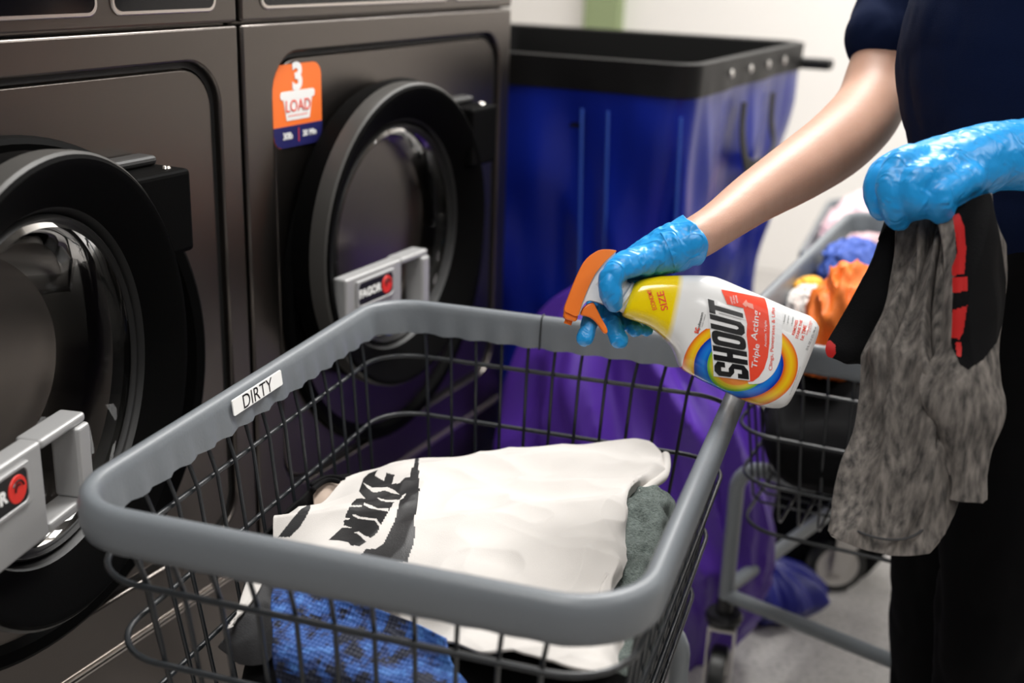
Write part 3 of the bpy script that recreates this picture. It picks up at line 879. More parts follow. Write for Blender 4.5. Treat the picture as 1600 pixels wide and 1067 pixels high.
cloth('cloth', [zrow([(490, 765, .675), (510, 750, .685), (530, 745, .685)]), zrow([(490, 780, .675), (510, 770, .68), (535, 755, .68)]), zrow([(492, 795, .67), (512, 785, .675), (530, 775, .675)])],
          M['tan_cloth'], 'tan cloth scrap showing beside the black strap', 'cloth', GC, nu=8, nv=8, amp=.002, sc=20)
cloth('cloth', [
    zrow([(420, 880, .685), (402, 893, .68), (388, 910, .675)]),
    zrow([(405, 920, .68), (388, 935, .675), (372, 955, .67)]),
    zrow([(378, 960, .67), (366, 972, .665), (356, 985, .66)])],
    M['white_cotton'], 'narrow white cloth edge at the left of the dark grey cloth', 'cloth', GC, nu=8, nv=8, amp=.002, sc=20)
cloth('cloth', [zrow([(540, 1052, .6), (580, 1058, .6), (620, 1068, .6)]), zrow([(540, 1066, .6), (580, 1075, .6), (620, 1085, .6)]), zrow([(540, 1090, .6), (580, 1100, .6), (620, 1110, .6)])],
    M['red_cloth'], 'red cloth edge at the very bottom below the camouflage shorts', 'cloth', GC, nu=8, nv=8, amp=.002, sc=20) if False else None

# ------------------------------------------------------------------ laundry in the other carts
def blobcloth(name, c, r, m, label, cat, group, amp=.03, sc=9, seed=0, zmin=None):
    bm = bmesh.new(); bmesh.ops.create_icosphere(bm, subdivisions=5, radius=1)
    for v in bm.verts:
        q = v.co.copy(); n = q.copy()
        q = V((q.x + .4 * q.z, q.y, q.z * .35)); h = (1 - 2 * abs(noise.noise(q * sc * .3 + V((seed, 0, 0))))) + .4 * (1 - 2 * abs(noise.noise(q * sc * .6 + V((0, seed, 0))))); q = n
        k = 1 + h * amp / min(r)
        p = V((q.x * r[0] * k, q.y * r[1] * k, q.z * r[2] * k)) + V(c)
        if zmin is not None and p.z < zmin: p.z = zmin + (p.z - zmin) * .02
        v.co = p
    o = obj(name, bm, m, org=c); single(o, label, cat, group); return o

G2 = 'laundry in the second cart'
blobcloth('shirt', W(1316, 520, 1.86), (.052, .08, .095), M['orange_cloth'], 'orange shirt bunched in the cart behind the grey shorts', 'shirt', G2, amp=.010, sc=8, seed=2)
blobcloth('cloth', W(1335, 418, 2.15), (.055, .06, .045), M['blue_cloth'], 'pale blue cloth on top of the orange shirt', 'cloth', G2, amp=.008, seed=4)
blobcloth('cloth', W(1262, 478, 1.98), (.03, .04, .03), M['white_cotton'], 'white cloth between the bottle and the orange shirt', 'cloth', G2, amp=.006, seed=5)
blobcloth('cloth', W(1265, 452, 2.02), (.022, .03, .018), mat('yellow_cloth', (.75, .36, .02), .7), 'small yellow cloth left of the orange shirt', 'cloth', G2, amp=.004, seed=7)
bm = bmesh.new(); bmesh.ops.create_icosphere(bm, subdivisions=5, radius=1)
for v in bm.verts:
    q = v.co.copy(); e = lambda x, p: math.copysign(abs(x) ** p, x)
    h = noise.noise(q * 2.9) * .03
    v.co = F2(e(q.x, .5) * .158, e(q.y, .5) * .465, .598 + e(q.z, .8) * (.085 + h))
o = obj('trousers', bm, M['black_cloth'], org=F2(0, 0, .5)); single(o, 'black laundry filling the bottom of the second cart', 'trousers', G2)
blobcloth('cloth', W(1290, 568, 1.80), (.040, .05, .014), M['orange_cloth'], 'orange cloth hem curling out below the orange shirt', 'cloth', G2, amp=.002, seed=12)
blobcloth('shirt', F3(-.12, -.02, .60), (.085, .26, .10), M['pink_cloth'], 'pink shirt piled in the distant cart', 'shirt', 'laundry in the distant cart', amp=.014, seed=8)
blobcloth('towel', F3(.08, .05, .60), (.085, .22, .10), M['white_cotton'], 'white towel piled in the distant cart', 'towel', 'laundry in the distant cart', amp=.014, seed=9)

bm = bmesh.new(); bmesh.ops.create_icosphere(bm, subdivisions=5, radius=1)
for v in bm.verts:
    q = v.co.copy(); e = lambda x, p: math.copysign(abs(x) ** p, x)
    h = noise.noise(q * 2.4) * .012
    v.co = F1(e(q.x, .55) * .192 + .004, e(q.y, .55) * .262, .578 + e(q.z, .8) * (.088 + h))
o = obj('trousers', bm, M['black_cloth'], org=F1(0, 0, .5)); single(o, 'black trousers at the bottom of the pile in the near cart', 'trousers', GC)

# ------------------------------------------------------------------ tall blue vinyl truck
BX0, BX1, BY0, BY1, BZ = -1.56, -.705, 2.16, 3.03, 1.10
bt_ = thing('laundry_truck', 'tall blue vinyl laundry truck with a black top band by the back wall', 'laundry cart', ((BX0 + BX1) / 2, (BY0 + BY1) / 2, 0))
bcx, bcy = (BX0 + BX1) / 2, (BY0 + BY1) / 2
def dense_rr(hw, hl, r, step=.008):
    pts = rrect(hw, hl, r, 8); out = []
    for k in range(len(pts)):
        a, b = V((*pts[k], 0)), V((*pts[(k + 1) % len(pts)], 0)); m = max(1, int((b - a).length / step)) if (b - a).length > .1 else 1
        for j in range(m): out.append(a.lerp(b, j / m))
    return out
def wall_rows(z_list, extra=0, pleat=.008, rr=.05, n_r=None):
    rows = []
    for z in z_list:
        k = (BZ - z) / BZ
        hw, hl = (BX1 - BX0) / 2 - .085 * k + extra, (BY1 - BY0) / 2 - .085 * k + extra
        base = dense_rr((BX1 - BX0) / 2, (BY1 - BY0) / 2, rr)
        row = []
        for q in base:
            x, y = q.x * hw / ((BX1 - BX0) / 2), q.y * hl / ((BY1 - BY0) / 2)
            n = V((q.x / .43, q.y / .43, 0)); n = V((n.x ** 7, n.y ** 7, 0)).normalized() if n.length > 0 else n
            s = (q.x if abs(q.y) > abs(q.x) else q.y)
            f = math.sin(math.pi * min(1, max(0, k * 1.1)))
            h = f * (.014 * math.sin(s * 19 + 2 * math.sin(z * 3)) + .02 * (.5 - abs(noise.noise(V((s * 6, z * 3 + s * 3, 2)))) * 2) + .035 * f * 0 + pleat * 2.2 * noise.noise(V((s * 14, z * 2.2, n.x * 2))) + .014 * noise.noise(V((s * 4 + 3, z * 5, 1))))
            row.append(V((bcx + x, bcy + y, z)) + n * h)
        rows.append(row)
    return rows
zs = [1.05 - k * .03 for k in range(31)]
bm = bmesh.new(); loft(bm, wall_rows(zs), cap1=True); obj('bag', bm, M['vinyl_blue'], bt_)
# band: outside, over the top, inside
def band_rows():
    o_ = wall_rows([1.035, 1.045, 1.065, 1.09, 1.097], extra=.004, pleat=.004)
    top = wall_rows([1.10], extra=-.008); inn = [[V((p.x, p.y, z)) for p in wall_rows([1.10], extra=-.022)[0]] for z in (1.096, 1.05, .96)]
    return o_ + top + inn
bm = bmesh.new(); loft(bm, band_rows()); obj('top_band', bm, M['vinyl_black'], bt_)
bm = bmesh.new(); loft(bm, [[V((p.x, p.y, z)) for p in wall_rows([max(z, .9)], extra=-.024 if z > .9 else -.10)[0]] for z in (.97, .9, .7, .4, .25)], cap1=True); obj('lining', bm, M['vinyl_black'], bt_)
bm = bmesh.new(); loft(bm, [[V((p.x, p.y, z)) for p in wall_rows([.15])[0]] for z in (.10, .16)], cap0=True, cap1=True); obj('base_board', bm, M['caster_black'], bt_, smooth=False)
for sxx in (BX0 + .16, BX1 - .16):
    for syy in (BY0 + .16, BY1 - .16): make_caster(None, bt_, (sxx, syy), 1.0, wr=.05, top=.12) if False else obj('wheel', lathe([(-.015, .0001), (-.015, .04), (-.01, .048), (.01, .048), (.015, .04), (.015, .0001)], (sxx, syy, .05), seg=32), M['tyre'], bt_)
# stitched seams on the front
for px_ in (912, 953, 1068):
    P = []
    for k in range(14):
        p0 = aty(px_, 145, BY0); z = 1.0 - k * .04
        kk = (BZ - z) / BZ
        P.append(V((p0.x, BY0 + .085 * kk - .012, z)))
    bm = bmesh.new(); tube(bm, P, .0035, seg=6); obj('seam', bm, M['seam'], bt_)
# rivets and strap handles on the right side
for yy in (2.38, 2.52, 2.66, 2.80):
    obj('rivet', lathe([(0, .009), (.003, .007), (.004, .0001)], (BX1 + .006, yy, 1.068), seg=16), M['zinc'], bt_)
bm = bmesh.new(); tube(bm, [V((BX1 + .002, 2.50, 1.0)), V((BX1 + .012, 2.50, .95)), V((BX1 + .022, 2.52, .895)), V((BX1 + .028, 2.60, .875)), V((BX1 + .022, 2.68, .90)), V((BX1 + .006, 2.70, .95)), V((BX1 + .002, 2.70, 1.0))], (.006), seg=8)
bm.free(); bm = bmesh.new(); tube(bm, [V(q) for q in cr([(BX1 + .004, 2.50, 1.0), (BX1 + .006, 2.50, .93), (BX1 + .02, 2.52, .86), (BX1 + .03, 2.62, .855), (BX1 + .02, 2.72, .88), (BX1 + .006, 2.73, .94), (BX1 + .004, 2.73, 1.0)], 5)], [(.004, .02)] * 31, seg=10, ref=V((1, 0, 0)))
obj('strap_handle', bm, M['vinyl_black'], bt_)
obj('side_bar', B((BX1 - .03, BY1 - .04, 1.035), (BX1 + .07, BY1 + .01, 1.06)), M['vinyl_black'], bt_, smooth=False, bevel=.006)

# ------------------------------------------------------------------ bags on the floor
def sack(name, c, r, m, label, seed, amp=.03, top=None, tilt=0):
    bm = bmesh.new(); rows = []
    nz, na = 70, 160
    for j in range(nz + 1):
        t = j / nz; zz = t * 2 * r[2]
        prof = (1 - (2 * max(t - .32, 0) / 1.36) ** 2.4) ** .5 if t > .32 else 1 - .12 * (1 - t / .32) ** 3
        prof *= .70 + .30 * min(1, t / .42) ** .8
        row = []
        for k in range(na):
            a = 2 * math.pi * k / na; d = V((math.cos(a), math.sin(a), 0))
            q = V((math.cos(a) * 1.6 + seed, math.sin(a) * 1.6, zz * 2.2))
            h = (1 - 2 * abs(noise.noise(q + V((zz * 1.5, 0, 0))))) * amp + (1 - 2 * abs(noise.noise(q * 2.4))) * amp * .4
            rr = prof
            row.append(V((c[0] + tilt * t + d.x * (r[0] * rr + h * rr), c[1] + d.y * (r[1] * rr + h * rr), zz + .001 + .02 * noise.noise(V((d.x * 2, d.y * 2, seed))) * t)))
        rows.append(row)
    loft(bm, rows, cap0=True, cap1=True)
    o = obj(name, bm, m, org=(c[0], c[1], 0)); single(o, label, 'bag', 'laundry bags on the floor'); return o

sack('laundry_bag', (-.655, 1.975), (.22, .11, .36), M['purple'], 'large purple laundry bag standing between the near cart and the blue truck', 3, amp=.055, tilt=-.11)
sack('laundry_bag', (-.50, 2.19), (.13, .085, .06), M['bluebag'], 'dark blue laundry bag slumped on the floor right of the purple bag', 7, amp=.02)
sack('laundry_bag', (-.43, 2.46), (.16, .12, .235), M['black_cloth'], 'black laundry bag on the floor behind the second cart', 11, amp=.02)

# ------------------------------------------------------------------ spray bottle
BD = 1.23
KB = BD / 1.35
def L2(x, y, c=0):        # crop pixel of the bottle close-up -> world, c metres towards the viewer
    return W(860 + x / 3.139, 320 + y / 3.139, BD) - FWD * c
def LB(x, y, c=0): return W(1040 + x / 4.638, 420 + y / 4.638, BD) - FWD * c
bo = thing('spray_bottle', 'white SHOUT stain remover spray bottle with orange trigger held over the near cart', 'spray bottle', W(1110, 520, BD))
ST = [((405, 390), (352, 535), .022), ((440, 368), (370, 555), .026), ((520, 352), (470, 590), .029), ((620, 347), (540, 640), .032), ((720, 347), (590, 690), .034), ((790, 352), (615, 740), .035),
      ((850, 372), (640, 800), .036), ((920, 402), (720, 850), .036), ((1000, 435), (800, 890), .036), ((1080, 470), (880, 930), .036), ((1160, 505), (960, 965), .036), ((1240, 535), (1040, 990), .036),
      ((1264, 546), (1085, 997), .0355), ((1288, 568), (1118, 996), .034), ((1303, 590), (1142, 986), .030)]
st_ = cr([(*a, *b, d) for a, b, d in ST], 5)
bm = bmesh.new(); rows = []
def sect(q, seg=56, shrink=1):
    a = V((q[0], q[1])); b = V((q[2], q[3])); c = (a + b) / 2; h = (a - b) / 2 * shrink
    row = []
    for k in range(seg):
        t = 2 * math.pi * k / seg; e = .62
        x = math.copysign(abs(math.cos(t)) ** e, math.cos(t)); z = math.copysign(abs(math.sin(t)) ** e, math.sin(t))
        p = c + h * x; row.append(L2(p.x, p.y, z * q[4] * shrink * KB))
    return row
rows = [sect(q) for q in st_]
rows.append(sect((1297, 604, 1150, 965, .026))); rows.append(sect((1275, 640, 1165, 925, .018)))
loft(bm, rows, cap0=True, cap1=True)
bmesh.ops.recalc_face_normals(bm, faces=bm.faces[:])
BV = BVHTree.FromBMesh(bm)
FN = -FWD


def on_bottle(P, off):
    h = BV.ray_cast(P - FWD * .3 * 1.0, (P - CAM).normalized() * 0 + FWD)
    if h[0] is None: return P - FWD * .03
    return h[0] - FWD * off


# label colours: yellow shoulder and rainbow ovals, by place on the bottle
def bottle_mat():
    m = mat('bottle_print', (.80, .80, .79), .16, spec=.6, coat=.3)
    n = m.node_tree.nodes; l = m.node_tree.links; b = n['Principled BSDF']
    tc = n.new('ShaderNodeTexCoord')
    org = ORG[bo.name]
    S_ = FPX / BD
    def axis(vec):
        d = n.new('ShaderNodeVectorMath'); d.operation = 'DOT_PRODUCT'; d.inputs[1].default_value = vec; l.new(tc.outputs['Object'], d.inputs[0]); return d.outputs['Value']
    ax, ay = axis(RIGHT * S_), axis(DOWN * S_)      # photo-pixel sized units on the bottle, from its origin (1110, 520)
    def math_(op, a, c=None):
        k = n.new('ShaderNodeMath'); k.operation = op
        for i, x in enumerate((a, c)):
            if x is None: continue
            if isinstance(x, (int, float)): k.inputs[i].default_value = x
            else: l.new(x, k.inputs[i])
        return k.outputs[0]
    def ell(cx, cy, a, b_):     # crop coordinates
        X = (1040 + cx / 4.638) - 1110; Y = (420 + cy / 4.638) - 520
        u = math_('DIVIDE', math_('SUBTRACT', ax, X), a / 4.638); v = math_('DIVIDE', math_('SUBTRACT', ay, Y), b_ / 4.638)
        return math_('SQRT', math_('ADD', math_('MULTIPLY', u, u), math_('MULTIPLY', v, v)))
    def ramp(stops):
        r = n.new('ShaderNodeValToRGB'); e = r.color_ramp.elements
        while len(e) > 1: e.remove(e[-1])
        e[0].position = stops[0][0]; e[0].color = (*stops[0][1], 1)
        for p, c in stops[1:]:
            q = e.new(p); q.color = (*c, 1)
        return r
    def mix(f, A, Bc):
        k = n.new('ShaderNodeMix'); k.data_type = 'RGBA'; l.new(f, k.inputs[0])
        for i, x in ((6, A), (7, Bc)):
            if isinstance(x, tuple): k.inputs[i].default_value = (*x, 1)
            else: l.new(x, k.inputs[i])
        return k.outputs[2]
    white = (.80, .80, .79)
    # yellow shoulder, soft edge
    s = math_('ADD', math_('MULTIPLY', ax, .985), math_('MULTIPLY', ay, .20))   # grows away from the neck
    e1 = (1040 + 95 / 4.638 - 1110) * .985 + (420 + 100 / 4.638 - 520) * .20
    fy = n.new('ShaderNodeMapRange'); fy.inputs[1].default_value = e1 - 7; fy.inputs[2].default_value = e1 + 3; fy.inputs[3].default_value = 1; fy.inputs[4].default_value = 0
    l.new(s, fy.inputs[0])
    col = mix(fy.outputs[0], white, (.90, .66, .0))
    # orange / yellow oval
    r1 = ell(505, 690, 400, 325)
    rp = ramp([(0, (.85, .22, .01)), (.76, (.75, .12, .01)), (.80, (.88, .36, .01)), (.88, (.92, .62, .01)), (.95, (.90, .36, .01)), (.995, (.80, .10, .01))])
    l.new(r1, rp.inputs[0])
    lt = math_('LESS_THAN', r1, 1.0)
    col = mix(lt, col, rp.outputs[0])
    r2 = ell(490, 688, 312, 248)
    rp = ramp([(0, (.01, .16, .65)), (.70, (.0, .05, .42)), (.80, (.01, .22, .72)), (.9, (.01, .14, .66)), (.98, (.0, .03, .35))])
    l.new(r2, rp.inputs[0]); col = mix(math_('LESS_THAN', r2, 1.0), col, rp.outputs[0])
    r3 = ell(480, 690, 212, 192)
    rp = ramp([(0, (.85, .25, .02)), (.74, (.85, .25, .02)), (.78, (.80, .55, .02)), (.88, (.60, .62, .02)), (.96, (.15, .45, .03))])
    l.new(r3, rp.inputs[0]); col = mix(math_('LESS_THAN', r3, 1.0), col, rp.outputs[0])
    # upper cut of the ovals: white above the line through the SHOUT top
    s2 = math_('ADD', math_('MULTIPLY', ax, .0), ay)
    cut = math_('LESS_THAN', s2, 420 + 436 / 4.638 - 520)
    cut = math_('MULTIPLY', cut, math_('GREATER_THAN', ax, 1040 + 140 / 4.638 - 1110))
    col = mix(cut, col, white)
    l.new(col, b.inputs['Base Color'])
    return m


body = obj('bottle_body', bm, bottle_mat(), bo)


def decal(name, bmx, f, m, off, label=None, step=.0022, parent=None):
    fine(bmx, step) if False else None
    for v in bmx.verts: v.co = f(v.co)
    fine(bmx, step)
    for v in bmx.verts: v.co = on_bottle(v.co, off)
    return obj(name, bmx, m, parent or body, label=label, smooth=False)


def poly_bm(pts):
    bmx = bmesh.new()
    vs = [bmx.verts.new((x, y, 0)) for x, y in pts]
    for t in tessellate_polygon([[V((x, y, 0)) for x, y in pts]]): bmx.faces.new([vs[i] for i in t])
    return bmx


fLB = lambda c: LB(c.x, c.y)
WP = [(500, 300), (690, 215), (770, 250), (800, 330), (792, 480), (790, 560), (778, 650), (745, 730), (700, 785), (640, 822), (560, 828), (520, 700)]
decal('label_field', poly_bm(cr(WP[3:11], 4) + [WP[11], WP[0], WP[1], WP[2]]), fLB, M['b_white'], .0004)
RP = [(367, 158), (470, 176), (690, 218), (698, 300), (706, 420), (702, 540), (690, 640), (665, 720), (630, 775), (590, 808), (555, 812), (555, 600), (540, 480), (545, 400), (520, 290), (405, 262)]
decal('red_panel', poly_bm(RP), fLB, M['b_red'], .0007, label='red label panel')
decal('arrow_mark', poly_bm([(515, 262), (545, 230), (552, 250), (590, 262), (596, 300), (560, 285), (548, 275), (540, 285)]), fLB, mat('label_pink', (.85, .35, .28), .3), .0009)


def word(name, s, x0, y0, x1, y1, height, m, off, bold=0, shear=0, stretch=None, label=None):
    """text whose baseline centre runs from (x0,y0) to (x1,y1) in close-up pixels; letters stand to the left of that run"""
    b_ = text_bm(s, 1.0, offset=bold, shear=shear)
    xs = [v.co.x for v in b_.verts]; ys = [v.co.y for v in b_.verts]
    w0, w1, h0, h1 = min(xs), max(xs), min(ys), max(ys)
    d = V((x1 - x0, y1 - y0)); n = V((d.y, -d.x)).normalized()      # up direction of letters
    def f(c):
        t = (c.x - w0) / (w1 - w0); q = V((x0, y0)) + d * t + n * ((c.y - h0) / (h1 - h0) - .5) * height
        return LB(q.x, q.y)
    for v in b_.verts: v.co = f(v.co)
    fine(b_, .0025)
    for v in b_.verts: v.co = on_bottle(v.co, off)
    return obj(name, b_, m, body, smooth=False, label=label)


# SHOUT: five heavy condensed letters with a white outline, each hand cut as polygons in a 0..1 cell
LET = {
    'S': [[(.0, .0), (.62, .0), (1, .12), (1, .46), (.62, .58), (.36, .58), (.36, .80), (.64, .80), (.64, .68), (1, .68), (1, .90), (.66, 1), (.3, 1), (0, .88), (0, .54), (.36, .42), (.64, .42), (.64, .20), (.34, .20), (.34, .32), (0, .32)]],
    'H': [[(0, 0), (.38, 0), (.38, .42), (.62, .42), (.62, 0), (1, 0), (1, 1), (.62, 1), (.62, .60), (.38, .60), (.38, 1), (0, 1)]],
    'O': [[(.25, 0), (.75, 0), (1, .1), (1, .9), (.75, 1), (.25, 1), (0, .9), (0, .1), (.245, 0), (.40, .2), (.36, .24), (.36, .76), (.42, .82), (.58, .82), (.64, .76), (.64, .24), (.58, .18), (.42, .18)]],
    'U': [[(.25, 0), (.75, 0), (1, .1), (1, 1), (.64, 1), (.64, .24), (.56, .18), (.44, .18), (.36, .24), (.36, 1), (0, 1), (0, .1)]],
    'T': [[(.32, 0), (.68, 0), (.68, .82), (1, .82), (1, 1), (0, 1), (0, .82), (.32, .82)]],
}
# corners of the word in close-up pixels: letters' feet at the right, heads at the left
SB0, SB1, SH0, SH1 = V((560, 795)), V((512, 300)), V((322, 765)), V((268, 225))
def shout(t, h): return (SB0.lerp(SB1, t)).lerp(SH0.lerp(SH1, t), h)
cells = [(0, .19, 'S'), (.205, .395, 'H'), (.41, .60, 'O'), (.615, .805, 'U'), (.82, 1.0, 'T')]
for grow, m_, off, nm in ((.016, M['b_white'], .0010, 'word_outline'), (0, M['b_black'], .0014, 'word_letter')):
    for a, b, ch in cells:
        for pl in LET[ch]:
            pts = []
            if grow:
                P0 = [(a - grow, 0 - grow * 1.8), (b + grow, 0 - grow * 1.8), (b + grow, 1 + grow * 1.8), (a - grow, 1 + grow * 1.8)]
                if ch == 'T': P0 = [(a + .035, -.03), (b - .035, -.03), (b - .035, .72), (b + grow, .72), (b + grow, 1.03), (a - grow, 1.03), (a - grow, .72), (a + .035, .72)]
                pts = [tuple(shout(t, h)) for t, h in P0]
            else:
                pts = [tuple(shout(a + (b - a) * x, y)) for x, y in pl]
            if ch == 'O' and not grow:
                bmx = bmesh.new()
                o_ = [shout(a + (b - a) * x, y) for x, y in cr([(.5, 0), (.85, .03), (1, .15), (1, .5), (1, .85), (.85, .97), (.5, 1), (.15, .97), (0, .85), (0, .5), (0, .15), (.15, .03)], 3, True)]
                i_ = [shout(a + (b - a) * x, y) for x, y in cr([(.5, .17), (.6, .19), (.64, .26), (.64, .5), (.64, .74), (.6, .81), (.5, .83), (.4, .81), (.36, .74), (.36, .5), (.36, .26), (.4, .19)], 3, True)]
                loft(bmx, [[V((p.x, p.y, 0)) for p in o_], [V((p.x, p.y, 0)) for p in i_]])
            else:
                bmx = poly_bm(pts)
            decal(nm, bmx, fLB, m_, off, label='black SHOUT letter' if not grow else None)
word('label_text', 'Triple', 600, 712, 618, 545, 52, M['b_white'], .0011, bold=.008, shear=.12, label='white words Triple Acting')
word('label_text', 'Acting', 598, 520, 618, 305, 58, M['b_white'], .0011, bold=.008, shear=.12)
word('label_text', 'Acción Triple', 675, 565, 677, 378, 21, M['b_white'], .0011)
word('label_text', 'Clings, Penetrates & Lifts', 712, 730, 742, 285, 32, M['b_red'], .0009, bold=.006)
for k, s in enumerate(('LAUNDRY', 'STAIN', 'REMOVER')):
    word('label_text', s, 440 + k * 20, 258 - k * 4 + 4, 432 + k * 20, 205 - k * 3, 13, M['b_white'], .0011)
for k, s in enumerate(('• détachant', '• penetra', '• levanta')):
    word('label_text', s, 806 + k * 28, 400 + k * 8, 822 + k * 28, 335 + k * 8, 13, M['b_grey'], .0006)
word('label_text', 'REMOVES', 870, 480, 905, 375, 20, M['b_red'], .0006, bold=.02)
word('label_text', 'STAINS THE', 895, 505, 938, 375, 20, M['b_red'], .0006, bold=.02)
word('label_text', '1st TIME', 930, 515, 962, 410, 25, M['b_red'], .0006, bold=.02)
word('label_text', 'GUARANTEED', 965, 480, 1010, 378, 12, M['b_red'], .0006)
word('label_text', 'or it\'s free', 990, 460, 1015, 395, 10, M['b_red'], .0006)
word('label_text', '32 FL. OZ. (1 QT) | 946 mL', 968, 588, 1045, 420, 20, M['b_grey'], .0006, bold=.01)
word('label_text', 'see back panel for directions for use', 852, 905, 922, 705, 9, M['b_grey'], .0006)
word('label_text', 'scjohnson', 196, 470, 232, 322, 26, M['b_black'], .0006, bold=.012)
word('label_text', 'sc', 186, 468, 196, 428, 30, M['b_red'], .0007, bold=.02)
word('label_text', 'A FAMILY COMPANY', 225, 425, 252, 335, 9, M['b_grey'], .0006)
# ECONOMY SIZE, in close-up two coordinates
def wordE(s, x0, y0, x1, y1, h):
    k = lambda x, y: ((860 + x / 3.139 - 1040) * 4.638, (320 + y / 3.139 - 420) * 4.638)
    a = k(x0, y0); b = k(x1, y1); word('label_text', s, *a, *b, h * 4.638 / 3.139, M['b_red'], .0006, bold=.012, label='red words ECONOMY SIZE' if s == 'SIZE' else None)
wordE('ECONOMY', 497, 518, 468, 420, 22)
wordE('SIZE', 544, 520, 522, 430, 34)

# neck collar with ribs
bm = bmesh.new()
a0 = (L2(405, 390) + L2(352, 535)) / 2; a1 = (L2(352, 372) + L2(322, 498)) / 2
ax_ = (a1 - a0); axn = ax_.normalized()
prof = [(-.006, .0165), (0, .0165), (.002, .0195), (.006, .0195), (.008, .0165), (.012, .0165), (.0135, .0200), (.017, .0200), (.019, .0165), (.022, .0165), (.0235, .0190), (.028, .0190), (.030, .0150), (.040, .0145)]
e1 = axn.orthogonal().normalized(); e2 = axn.cross(e1)
loft(bm, [[a0 + axn * h + (e1 * math.cos(2 * math.pi * k / 40) + e2 * math.sin(2 * math.pi * k / 40)) * r for k in range(40)] for h, r in [(h * KB, r * KB) for h, r in prof]], cap0=True, cap1=True)
obj('neck_collar', bm, M['b_white'], bo)


def slab2(name, pts, half, m, bev=.003, c0=0, parent=None, label=None, n=4, smooth_pts=True):
    pts = cr(pts, n, True) if smooth_pts else pts
    return obj(name, prism(pts, c0 - half, c0 + half, lambda x, y, h: L2(x, y, h * KB)), m, parent or bo, bevel=bev, label=label)


slab2('sprayer_head', [(316, 236), (296, 275), (262, 310), (237, 345), (236, 400), (250, 440), (290, 470), (268, 490), (225, 478), (185, 472), (160, 492), (138, 543), (128, 520), (170, 400), (215, 320), (270, 262)], .0125, M['b_white'], label='white body of the spray head')
slab2('sprayer_shell', [(318, 230), (285, 224), (240, 226), (200, 246), (168, 275), (142, 320), (115, 380), (88, 450), (66, 515), (90, 535), (130, 546), (150, 490), (182, 410), (215, 345), (262, 285), (310, 240)], .0150, M['b_orange'], label='orange outer shell of the spray head')
slab2('nozzle', [(68, 512), (62, 548), (74, 562), (124, 574), (136, 545)], .0120, M['b_orange'], bev=.002, smooth_pts=False)
bm = bmesh.new(); nd = (L2(80, 590) - L2(100, 540)).normalized()
tube(bm, [L2(98, 545), L2(84, 586)], .0045 * KB, seg=16); obj('nozzle_tip', bm, M['b_orange'], bo)
slab2('trigger', [(150, 520), (170, 495), (205, 480), (222, 505), (245, 550), (276, 608), (274, 630), (258, 626), (225, 580), (190, 552), (150, 540)], .0085, M['b_orange'], bev=.003)

# ------------------------------------------------------------------ the person
def LW(x, y, c=0): return L2(x, y, c)
pc = W(1694, 130, 1.37)
PX, PY = pc.x, pc.y
lat = V((-.442, .897, 0)).normalized()      # towards the far side (her right)
fac = V((-.897, -.442, 0)).normalized()     # she faces the carts
def BP(f, l, z): return V((PX, PY, 0)) + fac * f + lat * l + V((0, 0, z))
per = thing('person', 'person in navy t-shirt, black trousers and blue gloves spraying over the cart', 'person', (PX, PY, 0))
SKIN = []
sh_r = W(1455, -50, 1.58)
arm_r = [(sh_r, .050), (W(1412, 30, 1.58), .042), (W(1374, 108, 1.565), .0410, .040), (W(1358, 168, 1.54), .0455, .045), (W(1312, 220, 1.475), .0440, .044), (W(1250, 264, 1.405), .0385, .038), (W(1180, 308, 1.335), .0305, .031), (W(1122, 350, 1.27), .0245, .0255), (W(1084, 374, 1.235), .0230, .025), (L2(640, 197, 0), .020, .024)]
sh_l = BP(.0, -.17, 1.36)
el_l = BP(-.02, -.27, 1.06)
wr_l = W(1655, 238, 1.15)
arm_l = [(sh_l, .05), (sh_l.lerp(el_l, .5), .046), (el_l, .042), (el_l.lerp(wr_l, .4), .040), (wr_l, .029), (W(1560, 245, 1.14), .028)]
torso = [(BP(0, 0, .82), .11, .14), (BP(.0, 0, .92), .10, .14), (BP(.015, 0, 1.04), .085, .115), (BP(.03, 0, 1.14), .10, .12), (BP(.04, 0, 1.24), .11, .13), (BP(.02, 0, 1.34), .08, .14), (BP(-.01, 0, 1.43), .05, .08)]
neck = [(BP(-.01, 0, 1.38), .05), (BP(.02, 0, 1.50), .045), (BP(.05, 0, 1.54), .045)]
head = [(BP(.07, 0, 1.535), .055, .05), (BP(.065, 0, 1.58), .085, .068), (BP(.06, 0, 1.64), .097, .075), (BP(.05, 0, 1.69), .085, .068), (BP(.045, 0, 1.72), .05, .045)]
nose = [(BP(.150, 0, 1.635), .008), (BP(.168, 0, 1.605), .011), (BP(.15, 0, 1.595), .012)]
legs = []
for s in (-1, 1):
    legs.append([(BP(0, s * .08, .88), .075), (BP(.015, s * .085, .70), .068), (BP(.02, s * .09, .48), .056), (BP(0, s * .09, .32), .052), (BP(-.02, s * .09, .09), .036), (BP(-.02, s * .09, .05), .036)])
    legs.append([(BP(-.04, s * .09, .045), .036), (BP(.06, s * .095, .04), .036, .03), (BP(.14, s * .10, .03), .03, .022)])
yup = {'ref': fac}
chains = [dict(ref=fac, pts=torso), neck, dict(ref=fac, pts=head), nose, arm_r, arm_l] + legs
chains.append([(sh_r, .05), (BP(0, .08, 1.36), .05)]); chains.append([(sh_l, .05), (BP(0, -.08, 1.36), .05)])
for s in (-1, 1): chains.append([(BP(.04, s * .072, 1.66), .012), (BP(.035, s * .078, 1.63), .015), (BP(.04, s * .073, 1.60), .01)])
bodyo = organic('body', chains, M['skin'], per, voxel=.0055, smooth=5, seg=20)
